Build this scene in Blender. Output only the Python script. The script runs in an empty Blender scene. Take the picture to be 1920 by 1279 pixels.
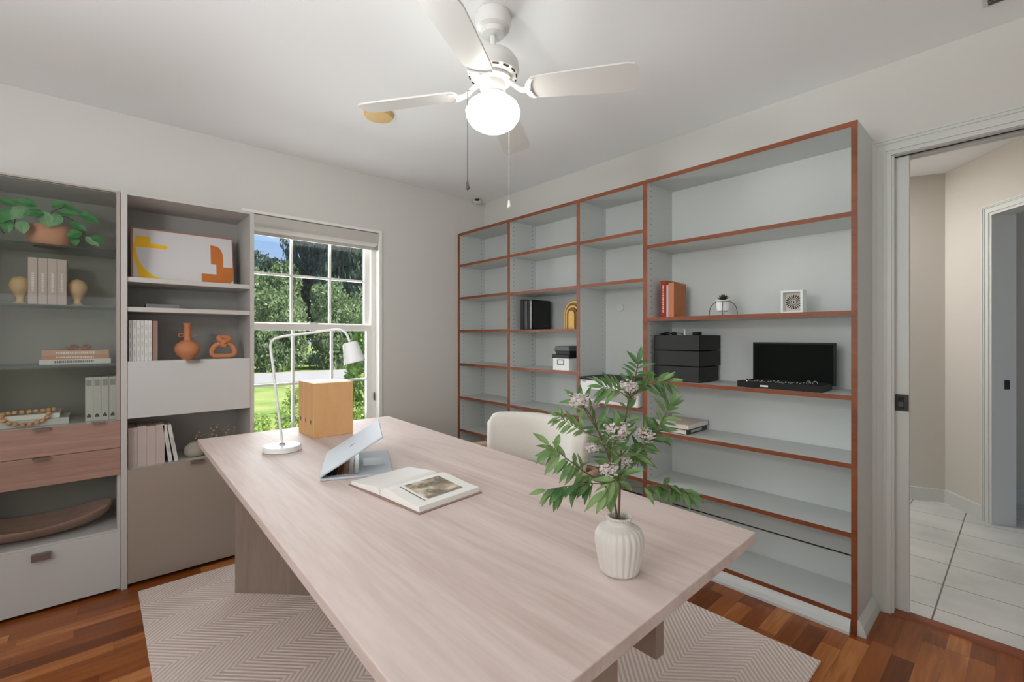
import bpy, bmesh, math, random
from mathutils import Vector, Matrix
random.seed(7)
PI = math.pi
S = bpy.context.scene
COL = S.collection

# ------------------------------------------------------------------ camera
cam = bpy.data.objects.new('camera', bpy.data.cameras.new('camera'))
COL.objects.link(cam); S.camera = cam
cam.location = (0, 0, 1.225)
cam.rotation_euler = (math.radians(90), 0, math.radians(48 - 90))
cam.data.sensor_width = 36; cam.data.lens = 36 * 863 / 1920
cam.data.shift_y = -7.5 / 1920
cam.data.clip_start = 0.02; cam.data.clip_end = 300
# ------------------------------------------------------------------ world, sun, light
S.view_settings.view_transform = 'Standard'
S.view_settings.look = 'None'
S.view_settings.gamma = 1.0
S.view_settings.use_curve_mapping = False
S.view_settings.exposure = 0.0
W = bpy.data.worlds.new('sky'); S.world = W; W.use_nodes = True
wn = W.node_tree.nodes; wl = W.node_tree.links
for n in list(wn): wn.remove(n)
wo = wn.new('ShaderNodeOutputWorld'); wb = wn.new('ShaderNodeBackground')
wc = wn.new('ShaderNodeTexCoord'); ws = wn.new('ShaderNodeSeparateXYZ'); wr = wn.new('ShaderNodeValToRGB')
wl.new(wc.outputs['Generated'], ws.inputs[0]); wl.new(ws.outputs['Z'], wr.inputs[0])
wr.color_ramp.elements[0].position = 0.0; wr.color_ramp.elements[0].color = (0.62, 0.74, 0.90, 1)
wr.color_ramp.elements[1].position = 0.5; wr.color_ramp.elements[1].color = (0.17, 0.36, 0.80, 1)
e = wr.color_ramp.elements.new(0.2); e.color = (0.34, 0.56, 0.92, 1)
wl.new(wr.outputs[0], wb.inputs[0]); wb.inputs[1].default_value = 1.0
wl.new(wb.outputs[0], wo.inputs[0])

def light(name, kind, loc, energy, color=(1, 1, 1), rot=(0, 0, 0), **kw):
    l = bpy.data.lights.new(name, kind); l.energy = energy; l.color = color
    for k, v in kw.items(): setattr(l, k, v)
    o = bpy.data.objects.new(name, l); o.location = loc; o.rotation_euler = rot
    COL.objects.link(o); return o
def aim(o, d):
    o.rotation_euler = Vector(d).to_track_quat('-Z', 'Y').to_euler()
sun = light('sun', 'SUN', (10, 5, 20), 8.0, (1.0, 0.95, 0.86), angle=0.01)
aim(sun, (-0.38, 0.42, -0.82))
# unseen fill light added behind the camera, no window in that wall
a = light('rear_fill', 'AREA', (-0.3, -1.42, 1.55), 20, (0.95, 0.98, 1.0), shape='RECTANGLE', size=2.4, size_y=1.5)
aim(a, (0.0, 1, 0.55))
a = light('side_fill', 'AREA', (-1.52, 0.9, 1.55), 30, (0.95, 0.98, 1.0), shape='RECTANGLE', size=2.0, size_y=1.4)  # second added fill, from the left side wall, which has no window
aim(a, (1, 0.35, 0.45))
# daylight through the window in view
a = light('daylight_window', 'AREA', (1.15, 3.47, 1.30), 42, (0.95, 0.98, 1.0), shape='RECTANGLE', size=0.8, size_y=1.3)
aim(a, (0, -1, 0.12))
# unseen upward lamp added left of the view to brighten the ceiling
a = light('ceiling_fill', 'AREA', (-0.95, 1.0, 1.80), 16, (0.94, 0.98, 1.0), shape='DISK', size=0.35)
aim(a, (0.9, 0.35, 0.9))
# unseen area light added to brighten the hall, without a fixture
a = light('hall_fill', 'AREA', (3.95, 1.22, 2.40), 19, (0.97, 0.985, 1.0), shape='DISK', size=0.5)
aim(a, (0, 0, -1))

# ------------------------------------------------------------------ materials
def srgb(r, g, b):
    f = lambda c: (c / 255 / 12.92) if c / 255 <= 0.04045 else ((c / 255 + 0.055) / 1.055) ** 2.4
    return (f(r), f(g), f(b), 1)
MATS = {}
def mat(name, col, rough=0.6, metal=0.0, spec=0.5, bump=0.0, bscale=200, var=0.0, vscale=8, emit=None, estr=0, coat=0, sheen=0):
    if name in MATS: return MATS[name]
    m = bpy.data.materials.new(name); m.use_nodes = True; n = m.node_tree.nodes; l = m.node_tree.links
    b = n['Principled BSDF']
    b.inputs['Base Color'].default_value = col; b.inputs['Roughness'].default_value = rough
    b.inputs['Metallic'].default_value = metal; b.inputs['Specular IOR Level'].default_value = spec
    b.inputs['Coat Weight'].default_value = coat; b.inputs['Sheen Weight'].default_value = sheen
    if emit:
        b.inputs['Emission Color'].default_value = emit; b.inputs['Emission Strength'].default_value = estr
    if bump or var:
        tc = n.new('ShaderNodeTexCoord')
    if var:
        t = n.new('ShaderNodeTexNoise'); t.inputs['Scale'].default_value = vscale; t.inputs['Detail'].default_value = 4
        l.new(tc.outputs['Object'], t.inputs['Vector'])
        mx = n.new('ShaderNodeMixRGB'); mx.blend_type = 'MULTIPLY'; mx.inputs[0].default_value = 1
        rp = n.new('ShaderNodeMapRange'); rp.inputs['To Min'].default_value = 1 - var; rp.inputs['To Max'].default_value = 1 + var * 0.5
        l.new(t.outputs['Fac'], rp.inputs['Value'])
        mx.inputs[1].default_value = col; l.new(rp.outputs[0], mx.inputs[2]); l.new(mx.outputs[0], b.inputs['Base Color'])
    if bump:
        t = n.new('ShaderNodeTexNoise'); t.inputs['Scale'].default_value = bscale; t.inputs['Detail'].default_value = 3
        l.new(tc.outputs['Object'], t.inputs['Vector'])
        bp = n.new('ShaderNodeBump'); bp.inputs['Strength'].default_value = bump; bp.inputs['Distance'].default_value = 0.002
        l.new(t.outputs['Fac'], bp.inputs['Height']); l.new(bp.outputs[0], b.inputs['Normal'])
    MATS[name] = m; return m

def wood(name, c1, c2, axis='Y', rough=0.5, freq=14, stretch=0.06, dist=3.0, c3=None, bump=0.05):
    if name in MATS: return MATS[name]
    m = bpy.data.materials.new(name); m.use_nodes = True; n = m.node_tree.nodes; l = m.node_tree.links
    b = n['Principled BSDF']; b.inputs['Roughness'].default_value = rough
    tc = n.new('ShaderNodeTexCoord'); mp = n.new('ShaderNodeMapping')
    sc = {'X': (stretch, 1, 1), 'Y': (1, stretch, 1), 'Z': (1, 1, stretch)}[axis]
    mp.inputs['Scale'].default_value = sc; l.new(tc.outputs['Object'], mp.inputs[0])
    n1 = n.new('ShaderNodeTexNoise'); n1.inputs['Scale'].default_value = freq; n1.inputs['Detail'].default_value = 8
    n1.inputs['Roughness'].default_value = 0.62; n1.inputs['Distortion'].default_value = dist; l.new(mp.outputs[0], n1.inputs['Vector'])
    n2 = n.new('ShaderNodeTexNoise'); n2.inputs['Scale'].default_value = freq * 14; n2.inputs['Detail'].default_value = 3; l.new(mp.outputs[0], n2.inputs['Vector'])
    ad = n.new('ShaderNodeMath'); ad.operation = 'MULTIPLY_ADD'; ad.inputs[1].default_value = 0.35
    l.new(n2.outputs['Fac'], ad.inputs[0]); l.new(n1.outputs['Fac'], ad.inputs[2])
    rp = n.new('ShaderNodeValToRGB'); rp.color_ramp.elements[0].position = 0.45; rp.color_ramp.elements[0].color = c1
    rp.color_ramp.elements[1].position = 0.9; rp.color_ramp.elements[1].color = c2
    if c3:
        k = rp.color_ramp.elements.new(0.66); k.color = c3
    l.new(ad.outputs[0], rp.inputs[0]); l.new(rp.outputs[0], b.inputs['Base Color'])
    bp = n.new('ShaderNodeBump'); bp.inputs['Strength'].default_value = bump; bp.inputs['Distance'].default_value = 0.002
    l.new(ad.outputs[0], bp.inputs['Height']); l.new(bp.outputs[0], b.inputs['Normal'])
    MATS[name] = m; return m

def glassmat(name, tint, refl=1.0, ior=1.5):
    if name in MATS: return MATS[name]
    m = bpy.data.materials.new(name); m.use_nodes = True; n = m.node_tree.nodes; l = m.node_tree.links
    for x in list(n): n.remove(x)
    o = n.new('ShaderNodeOutputMaterial'); t = n.new('ShaderNodeBsdfTransparent'); g = n.new('ShaderNodeBsdfGlossy')
    f = n.new('ShaderNodeFresnel'); mx = n.new('ShaderNodeMixShader'); f.inputs[0].default_value = ior
    mu = n.new('ShaderNodeMath'); mu.operation = 'MULTIPLY'; mu.inputs[1].default_value = refl
    t.inputs[0].default_value = tint; g.inputs['Roughness'].default_value = 0.02
    l.new(f.outputs[0], mu.inputs[0]); l.new(mu.outputs[0], mx.inputs[0]); l.new(t.outputs[0], mx.inputs[1]); l.new(g.outputs[0], mx.inputs[2]); l.new(mx.outputs[0], o.inputs[0])
    MATS[name] = m; return m

def nodes_of(name, rough):
    m = bpy.data.materials.new(name); m.use_nodes = True
    b = m.node_tree.nodes['Principled BSDF']; b.inputs['Roughness'].default_value = rough
    MATS[name] = m
    return m, m.node_tree.nodes, m.node_tree.links, b
def mth(n, l, op, a, b=None, c=None):
    x = n.new('ShaderNodeMath'); x.operation = op
    for i, v in enumerate((a, b, c)):
        if v is None: continue
        if isinstance(v, (int, float)): x.inputs[i].default_value = v
        else: l.new(v, x.inputs[i])
    return x.outputs[0]

def floor_mat():
    m, n, l, b = nodes_of('laminate_planks', 0.32)
    tc = n.new('ShaderNodeTexCoord'); sp = n.new('ShaderNodeSeparateXYZ'); l.new(tc.outputs['Object'], sp.inputs[0])
    x, y = sp.outputs[0], sp.outputs[1]
    row = mth(n, l, 'FLOOR', mth(n, l, 'DIVIDE', y, 0.068))
    wr_ = n.new('ShaderNodeTexWhiteNoise'); wr_.noise_dimensions = '1D'; l.new(row, wr_.inputs['W'])
    off = mth(n, l, 'MULTIPLY', wr_.outputs['Value'], 5.0)
    colx = mth(n, l, 'FLOOR', mth(n, l, 'DIVIDE', mth(n, l, 'ADD', x, off), 0.46))
    cb = n.new('ShaderNodeCombineXYZ'); l.new(row, cb.inputs[0]); l.new(colx, cb.inputs[1])
    wn_ = n.new('ShaderNodeTexWhiteNoise'); wn_.noise_dimensions = '2D'; l.new(cb.outputs[0], wn_.inputs['Vector'])
    # grain
    mp = n.new('ShaderNodeMapping'); mp.inputs['Scale'].default_value = (1.2, 14, 1); l.new(tc.outputs['Object'], mp.inputs[0])
    ad = n.new('ShaderNodeVectorMath'); ad.operation = 'ADD'
    cb2 = n.new('ShaderNodeCombineXYZ'); l.new(mth(n, l, 'MULTIPLY', wn_.outputs['Value'], 37), cb2.inputs[2])
    l.new(mp.outputs[0], ad.inputs[0]); l.new(cb2.outputs[0], ad.inputs[1])
    nz = n.new('ShaderNodeTexNoise'); nz.inputs['Scale'].default_value = 2.4; nz.inputs['Detail'].default_value = 6; nz.inputs['Distortion'].default_value = 1.2
    l.new(ad.outputs[0], nz.inputs['Vector'])
    f = mth(n, l, 'ADD', mth(n, l, 'MULTIPLY', wn_.outputs['Value'], 0.62), mth(n, l, 'MULTIPLY', nz.outputs['Fac'], 0.55))
    rp = n.new('ShaderNodeValToRGB'); el = rp.color_ramp.elements
    el[0].position = 0.15; el[0].color = srgb(92, 44, 12); el[1].position = 0.98; el[1].color = srgb(208, 140, 84)
    k = el.new(0.45); k.color = srgb(132, 68, 24); k = el.new(0.72); k.color = srgb(166, 96, 42)
    l.new(f, rp.inputs[0])
    # seams
    fy = mth(n, l, 'FRACT', mth(n, l, 'DIVIDE', y, 0.068))
    sm = mth(n, l, 'LESS_THAN', fy, 0.02)
    fx = mth(n, l, 'FRACT', mth(n, l, 'DIVIDE', mth(n, l, 'ADD', x, off), 0.46))
    sx = mth(n, l, 'LESS_THAN', fx, 0.004)
    s2 = mth(n, l, 'MAXIMUM', sm, sx)
    mx = n.new('ShaderNodeMixRGB'); mx.inputs[2].default_value = srgb(60, 32, 20)
    l.new(mth(n, l, 'MULTIPLY', s2, 0.6), mx.inputs[0]); l.new(rp.outputs[0], mx.inputs[1]); l.new(mx.outputs[0], b.inputs['Base Color'])
    return m
def tile_mat():
    m, n, l, b = nodes_of('hall_tile', 0.35)
    tc = n.new('ShaderNodeTexCoord'); sp = n.new('ShaderNodeSeparateXYZ'); l.new(tc.outputs['Object'], sp.inputs[0])
    fx = mth(n, l, 'FRACT', mth(n, l, 'DIVIDE', mth(n, l, 'SUBTRACT', sp.outputs[0], 3.104), 0.295))
    fy = mth(n, l, 'FRACT', mth(n, l, 'DIVIDE', mth(n, l, 'SUBTRACT', sp.outputs[1], 0.262), 0.29))
    g = mth(n, l, 'MAXIMUM', mth(n, l, 'LESS_THAN', fx, 0.018), mth(n, l, 'LESS_THAN', fy, 0.022))
    nz = n.new('ShaderNodeTexNoise'); nz.inputs['Scale'].default_value = 3; nz.inputs['Detail'].default_value = 5
    l.new(tc.outputs['Object'], nz.inputs['Vector'])
    rp = n.new('ShaderNodeValToRGB'); rp.color_ramp.elements[0].color = srgb(192, 192, 186); rp.color_ramp.elements[1].color = srgb(216, 215, 209)
    rp.color_ramp.elements[0].position = 0.35; rp.color_ramp.elements[1].position = 0.65
    l.new(nz.outputs['Fac'], rp.inputs[0])
    mx = n.new('ShaderNodeMixRGB'); mx.inputs[2].default_value = srgb(110, 108, 100); l.new(g, mx.inputs[0]); l.new(rp.outputs[0], mx.inputs[1])
    l.new(mx.outputs[0], b.inputs['Base Color'])
    return m
def rug_mat():
    m, n, l, b = nodes_of('chevron_rug', 0.95)
    b.inputs['Specular IOR Level'].default_value = 0.1
    tc = n.new('ShaderNodeTexCoord'); sp = n.new('ShaderNodeSeparateXYZ'); l.new(tc.outputs['Object'], sp.inputs[0])
    x, y = sp.outputs[0], sp.outputs[1]
    P = 0.36
    tri = mth(n, l, 'ABSOLUTE', mth(n, l, 'SUBTRACT', mth(n, l, 'FRACT', mth(n, l, 'DIVIDE', y, P)), 0.5))   # 0..0.5
    ph = mth(n, l, 'ADD', x, mth(n, l, 'MULTIPLY', tri, P * 1.0))
    rib = mth(n, l, 'SINE', mth(n, l, 'MULTIPLY', ph, 2 * PI / 0.0235))
    nz = n.new('ShaderNodeTexNoise'); nz.inputs['Scale'].default_value = 160; l.new(tc.outputs['Object'], nz.inputs['Vector'])
    dots = mth(n, l, 'SINE', mth(n, l, 'MULTIPLY', mth(n, l, 'SUBTRACT', mth(n, l, 'MULTIPLY', tri, 2 * P), mth(n, l, 'MULTIPLY', ph, 0.0)), 2 * PI / 0.012))
    h = mth(n, l, 'ADD', mth(n, l, 'MULTIPLY', rib, 0.5), mth(n, l, 'MULTIPLY', dots, 0.12))
    h = mth(n, l, 'ADD', h, mth(n, l, 'MULTIPLY', nz.outputs['Fac'], 0.35))
    rp = n.new('ShaderNodeValToRGB'); rp.color_ramp.elements[0].position = 0.0; rp.color_ramp.elements[0].color = srgb(200, 180, 168)
    rp.color_ramp.elements[1].position = 0.62; rp.color_ramp.elements[1].color = srgb(244, 230, 221)
    l.new(mth(n, l, 'MULTIPLY_ADD', h, 0.5, 0.35), rp.inputs[0]); l.new(rp.outputs[0], b.inputs['Base Color'])
    bp = n.new('ShaderNodeBump'); bp.inputs['Strength'].default_value = 0.7; bp.inputs['Distance'].default_value = 0.003
    l.new(h, bp.inputs['Height']); l.new(bp.outputs[0], b.inputs['Normal'])
    return m
def peg_mat():
    m, n, l, b = nodes_of('bookcase_upright_white', 0.5)
    tc = n.new('ShaderNodeTexCoord'); sp = n.new('ShaderNodeSeparateXYZ'); l.new(tc.outputs['Object'], sp.inputs[0])
    z = mth(n, l, 'FRACT', mth(n, l, 'DIVIDE', sp.outputs[2], 0.032)); dz = mth(n, l, 'MULTIPLY', mth(n, l, 'SUBTRACT', z, 0.5), 0.032)
    r = None
    for x0 in (0.045, 0.245):
        dx = mth(n, l, 'SUBTRACT', sp.outputs[0], x0)
        d = mth(n, l, 'ADD', mth(n, l, 'MULTIPLY', dx, dx), mth(n, l, 'MULTIPLY', dz, dz))
        q = mth(n, l, 'LESS_THAN', d, 0.0033 ** 2)
        r = q if r is None else mth(n, l, 'MAXIMUM', r, q)
    mx = n.new('ShaderNodeMixRGB'); mx.inputs[1].default_value = BCW; mx.inputs[2].default_value = srgb(70, 68, 64)
    l.new(r, mx.inputs[0]); l.new(mx.outputs[0], b.inputs['Base Color'])
    return m
def noise_ramp(name, stops, scale, rough=0.8, stretch=(1, 1, 1), detail=5, dist=0):
    m, n, l, b = nodes_of(name, rough)
    tc = n.new('ShaderNodeTexCoord'); mp = n.new('ShaderNodeMapping'); mp.inputs['Scale'].default_value = stretch
    l.new(tc.outputs['Object'], mp.inputs[0])
    nz = n.new('ShaderNodeTexNoise'); nz.inputs['Scale'].default_value = scale; nz.inputs['Detail'].default_value = detail; nz.inputs['Distortion'].default_value = dist
    l.new(mp.outputs[0], nz.inputs['Vector'])
    rp = n.new('ShaderNodeValToRGB')
    el = rp.color_ramp.elements
    el[0].position, el[0].color = stops[0]; el[1].position, el[1].color = stops[-1]
    for p, c in stops[1:-1]:
        k = el.new(p); k.color = c
    l.new(nz.outputs['Fac'], rp.inputs[0]); l.new(rp.outputs[0], b.inputs['Base Color'])
    return m
def leafmat(name, c, c2, trans=0.35, rough=0.5, scale=3):
    m = noise_ramp(name, [(0.35, c), (0.65, c2)], scale, rough)
    n = m.node_tree.nodes; l = m.node_tree.links; b = n['Principled BSDF']
    t = n.new('ShaderNodeBsdfTranslucent'); mx = n.new('ShaderNodeMixShader'); mx.inputs[0].default_value = trans
    rp = [x for x in n if x.type == 'VALTORGB'][0]
    l.new(rp.outputs[0], t.inputs[0])
    l.new(b.outputs[0], mx.inputs[1]); l.new(t.outputs[0], mx.inputs[2]); l.new(mx.outputs[0], n['Material Output'].inputs[0])
    return m

BCW = srgb(207, 210, 207)
M_wall = mat('wall_paint', srgb(219, 216, 210), 0.85, bump=0.06, bscale=120)
M_ceil = mat('ceiling_paint', srgb(246, 246, 246), 0.9, bump=0.05, bscale=90)
M_hallwall = mat('hall_wall_paint', srgb(214, 207, 197), 0.85, bump=0.06, bscale=120)
M_trim = mat('trim_white', srgb(217, 218, 213), 0.4)
M_bc = mat('bookcase_white', BCW, 0.5)
M_peg = peg_mat()
M_edge = wood('orange_edge_band', srgb(112, 56, 28), srgb(150, 82, 46), 'Y', 0.45, 6, 0.3, 1, bump=0.02)
M_winwhite = mat('window_white', srgb(240, 238, 232), 0.4)
M_dark = mat('dark_gap', srgb(40, 36, 34), 0.8)
M_cabg = mat('cabinet_greige', srgb(190, 186, 181), 0.45)
M_cabin = mat('cabinet_inner_grey', srgb(160, 157, 152), 0.55)
M_front = mat('cabinet_front_light', srgb(194, 193, 191), 0.4)
M_flap = mat('cabinet_flap_taupe', srgb(156, 142, 130), 0.35)
M_vit = mat('vitrine_inner', srgb(140, 138, 128), 0.55)
M_drawer = wood('drawer_brown_wood', srgb(140, 106, 92), srgb(172, 138, 122), 'X', 0.5, 9, 0.08, 1.5)
M_handle = mat('handle_greybrown', srgb(128, 118, 112), 0.35, 0.6)
M_glass = glassmat('cabinet_glass', (0.93, 0.94, 0.92, 1), 0.45)
M_pane = glassmat('window_pane', (0.97, 0.98, 0.98, 1), 0.8)
M_shelfglass = glassmat('shelf_glass', (0.88, 0.91, 0.89, 1), 0.4)
M_glassedge = mat('glass_edge_green', srgb(54, 66, 58), 0.2)
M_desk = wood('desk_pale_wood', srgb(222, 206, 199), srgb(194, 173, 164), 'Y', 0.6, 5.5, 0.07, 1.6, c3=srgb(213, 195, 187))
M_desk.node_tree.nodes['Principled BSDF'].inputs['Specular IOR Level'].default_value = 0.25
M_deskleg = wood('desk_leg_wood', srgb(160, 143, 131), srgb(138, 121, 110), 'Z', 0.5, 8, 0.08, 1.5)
M_white = mat('white_enamel', srgb(232, 232, 230), 0.35)
M_fan = mat('fan_white', srgb(228, 226, 222), 0.35)
M_chrome = mat('chrome', srgb(200, 200, 200), 0.15, 1.0)
M_silver = mat('laptop_silver', srgb(186, 192, 198), 0.6, 0.0, spec=0.25)
M_black = mat('black_plastic', srgb(20, 20, 20), 0.45, spec=0.3)
M_blackbox = mat('black_leatherette', srgb(34, 36, 33), 0.7, var=0.25, vscale=12)
M_blackside = mat('black_leatherette_plain', srgb(20, 20, 20), 0.6)
M_greyd = mat('dark_grey', srgb(84, 84, 84), 0.5)
M_terra = mat('terracotta', srgb(196, 128, 88), 0.75, bump=0.15, bscale=160, var=0.15)
M_terrapink = mat('terracotta_pink', srgb(208, 150, 122), 0.8, bump=0.1, var=0.1)
M_tan = wood('tan_box_board', srgb(226, 178, 124), srgb(210, 160, 106), 'Z', 0.6, 6, 0.25, 1.2, bump=0.02)
M_fabric = mat('boucle_cream', srgb(222, 216, 206), 0.95, bump=0.8, bscale=260, sheen=0.3)
M_chairwood = mat('chair_wood', srgb(190, 160, 132), 0.5, var=0.1)
M_ceramic = mat('vase_ceramic', srgb(214, 208, 201), 0.6, bump=0.15, bscale=140, var=0.06)
M_page = mat('page_white', srgb(236, 234, 228), 0.7)
M_paper = mat('paper_edge', srgb(216, 208, 194), 0.8)
M_pinkbook = mat('pale_pink_cloth', srgb(188, 172, 166), 0.75, bump=0.1)
M_whitebook = mat('white_spine', srgb(206, 204, 199), 0.6)
M_brownbook = mat('brown_spine', srgb(150, 122, 112), 0.7)
M_ink = mat('faded_ink', srgb(178, 172, 166), 0.7)
M_inkw = mat('pale_ink', srgb(226, 216, 206), 0.7)
M_beige = mat('beige_wood_turned', srgb(206, 172, 130), 0.5, var=0.1)
M_bead = mat('wood_bead', srgb(222, 172, 128), 0.5)
M_dish = wood('dish_brown', srgb(164, 138, 122), srgb(142, 116, 102), 'X', 0.5, 12, 0.2, 1.5)
M_rimlight = mat('dish_rim', srgb(196, 180, 168), 0.5)
M_stone = mat('stone_vase', srgb(168, 158, 142), 0.9, bump=0.5, bscale=60, var=0.15)
M_red = mat('red_spine', srgb(176, 44, 30), 0.5)
M_orangebk = mat('orange_leather', srgb(186, 112, 58), 0.5, var=0.3, vscale=25)
M_peach = mat('peach_spine', srgb(204, 128, 92), 0.6)
M_darkgreen = mat('dark_green_spine', srgb(38, 46, 34), 0.5)
M_pinkcover = mat('pink_cover', srgb(206, 186, 176), 0.5)
M_gold = mat('antique_brass', srgb(150, 118, 66), 0.3, 0.85)
M_golddark = mat('brass_dark', srgb(92, 66, 36), 0.4, 0.8)
M_bronze = mat('dark_bronze', srgb(66, 62, 58), 0.35, 0.8)
M_yellow = mat('paint_yellow', srgb(245, 190, 20), 0.7)
M_rust = mat('paint_rust', srgb(196, 112, 44), 0.7, var=0.12, vscale=20)
M_canvas = mat('canvas_white', srgb(212, 208, 208), 0.8)
M_ply = mat('frame_wood', srgb(170, 118, 86), 0.6)
M_thresh = wood('threshold_redwood', srgb(120, 56, 32), srgb(150, 80, 46), 'Y', 0.35, 8, 0.1, 1)
M_detect = mat('aged_cream_plastic', srgb(226, 190, 120), 0.5)
M_leaf_tr = leafmat('trailing_leaf', srgb(38, 120, 56), srgb(80, 150, 84), 0.15, 0.35, 30)
M_leaf_tr2 = leafmat('trailing_leaf_pale', srgb(130, 170, 128), srgb(96, 150, 100), 0.15, 0.35, 60)
M_leaf_br = leafmat('branch_leaf', srgb(62, 108, 56), srgb(134, 164, 104), 0.3, 0.45, 18)
M_stem = mat('twig_brown', srgb(104, 78, 52), 0.7)
M_stemg = mat('twig_green', srgb(104, 116, 66), 0.7)
M_blossom = leafmat('blossom_white', srgb(244, 236, 234), srgb(226, 212, 210), 0.3, 0.7, 80)

# ------------------------------------------------------------------ mesh helpers
ORD = ('first', 'second', 'third', 'fourth', 'fifth', 'sixth', 'seventh', 'eighth', 'ninth', 'tenth', 'eleventh', 'twelfth', 'thirteenth', 'fourteenth')
ORG = {}
def B(): return bmesh.new()
def box(bm, x0, x1, y0, y1, z0, z1, mi=0):
    x0, x1 = min(x0, x1), max(x0, x1); y0, y1 = min(y0, y1), max(y0, y1); z0, z1 = min(z0, z1), max(z0, z1)
    v = [bm.verts.new((x, y, z)) for x in (x0, x1) for y in (y0, y1) for z in (z0, z1)]
    for q in ((0, 1, 3, 2), (4, 6, 7, 5), (0, 4, 5, 1), (2, 3, 7, 6), (0, 2, 6, 4), (1, 5, 7, 3)):
        f = bm.faces.new([v[i] for i in q]); f.material_index = mi
    return bm
def obox(bm, c, ax, ay, hx, hy, z0, z1, mi=0):
    """box with horizontal unit axes ax, ay and half sizes"""
    vs = []
    for sx in (-1, 1):
        for sy in (-1, 1):
            for z in (z0, z1):
                vs.append(bm.verts.new((c[0] + sx * hx * ax[0] + sy * hy * ay[0], c[1] + sx * hx * ax[1] + sy * hy * ay[1], z)))
    for q in ((0, 1, 3, 2), (4, 6, 7, 5), (0, 4, 5, 1), (2, 3, 7, 6), (0, 2, 6, 4), (1, 5, 7, 3)):
        f = bm.faces.new([vs[i] for i in q]); f.material_index = mi
    return bm
def prism(bm, pts, axis, a, b):
    """extrude polygon along axis. pts are the other two coordinates in order"""
    def mk(p, t):
        return {'X': (t, p[0], p[1]), 'Y': (p[0], t, p[1]), 'Z': (p[0], p[1], t)}[axis]
    v0 = [bm.verts.new(mk(p, a)) for p in pts]; v1 = [bm.verts.new(mk(p, b)) for p in pts]
    bm.faces.new(v0); bm.faces.new(list(reversed(v1)))
    n = len(pts)
    for i in range(n):
        bm.faces.new((v0[i], v1[i], v1[(i + 1) % n], v0[(i + 1) % n]))
    return bm
def lathe(bm, prof, c=(0, 0, 0), seg=40, rad=None, rot=None, cap=True):
    rings = []
    for r, z in prof:
        ring = []
        for k in range(seg):
            t = 2 * PI * k / seg; rr = r if rad is None else rad(r, z, t)
            p = Vector((rr * math.cos(t), rr * math.sin(t), z))
            if rot is not None: p = rot @ p
            ring.append(bm.verts.new((p.x + c[0], p.y + c[1], p.z + c[2])))
        rings.append(ring)
    for i in range(len(rings) - 1):
        for k in range(seg):
            bm.faces.new((rings[i][k], rings[i][(k + 1) % seg], rings[i + 1][(k + 1) % seg], rings[i + 1][k]))
    if cap:
        bm.faces.new(list(reversed(rings[0]))); bm.faces.new(rings[-1])
    return bm
def tube(bm, pts, r, seg=8, closed=False):
    pts = [Vector(p) for p in pts]; n = len(pts)
    rs = r if isinstance(r, (list, tuple)) else [r] * n
    up = Vector((0, 0, 1)); rings = []
    prev = None
    for i, p in enumerate(pts):
        if closed: d = pts[(i + 1) % n] - pts[i - 1]
        else: d = pts[min(i + 1, n - 1)] - pts[max(i - 1, 0)]
        d.normalize()
        if prev is None:
            a = d.cross(up)
            if a.length < 0.05: a = d.cross(Vector((1, 0, 0)))
        else:
            a = prev - d * prev.dot(d)
        a.normalize(); prev = a; b = d.cross(a)
        rings.append([bm.verts.new(p + (a * math.cos(2 * PI * k / seg) + b * math.sin(2 * PI * k / seg)) * rs[i]) for k in range(seg)])
    m = n if closed else n - 1
    for i in range(m):
        A, C = rings[i], rings[(i + 1) % n]
        for k in range(seg):
            bm.faces.new((A[k], C[k], C[(k + 1) % seg], A[(k + 1) % seg]))
    if not closed:
        bm.faces.new(rings[0]); bm.faces.new(list(reversed(rings[-1])))
    return bm
def ball(bm, c, r, sx=1, sy=1, sz=1, u=16, v=10):
    bmesh.ops.create_uvsphere(bm, u_segments=u, v_segments=v, radius=r, matrix=Matrix.Translation(c) @ Matrix.Diagonal((sx, sy, sz, 1)))
    return bm
def smoothpts(pts, n=6):
    """Catmull-Rom"""
    P = [Vector(p) for p in pts]; P = [P[0] * 2 - P[1]] + P + [P[-1] * 2 - P[-2]]; out = []
    for i in range(1, len(P) - 2):
        for k in range(n):
            t = k / n; a, b, c, d = P[i - 1], P[i], P[i + 1], P[i + 2]
            out.append(0.5 * ((2 * b) + (-a + c) * t + (2 * a - 5 * b + 4 * c - d) * t * t + (-a + 3 * b - 3 * c + d) * t ** 3))
    out.append(P[-2]); return out
def leaf(bm, base, d, nrm, L, Wd, fold=0.25, curl=0.15, mi=0):
    d = Vector(d).normalized(); nrm = Vector(nrm); s = d.cross(nrm)
    if s.length < 1e-3: s = d.cross(Vector((0.3, 0.5, 0.8)))
    s.normalize(); nrm = s.cross(d)
    base = Vector(base); mid = []; lf = []; rt = []
    for t, w in ((0, 0.02), (0.2, 0.7), (0.45, 1.0), (0.72, 0.7), (1.0, 0.0)):
        c = base + d * L * t - nrm * curl * L * t * t
        mid.append(bm.verts.new(c))
        if 0 < t < 1:
            lf.append(bm.verts.new(c + s * Wd * w / 2 + nrm * fold * Wd * w / 2)); rt.append(bm.verts.new(c - s * Wd * w / 2 + nrm * fold * Wd * w / 2))
        else: lf.append(mid[-1]); rt.append(mid[-1])
    for i in range(4):
        for sd, rev in ((lf, 0), (rt, 1)):
            q = [mid[i], mid[i + 1], sd[i + 1], sd[i]]; u = []
            for v in q:
                if v not in u: u.append(v)
            if rev: u.reverse()
            f = bm.faces.new(u); f.material_index = mi
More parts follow.
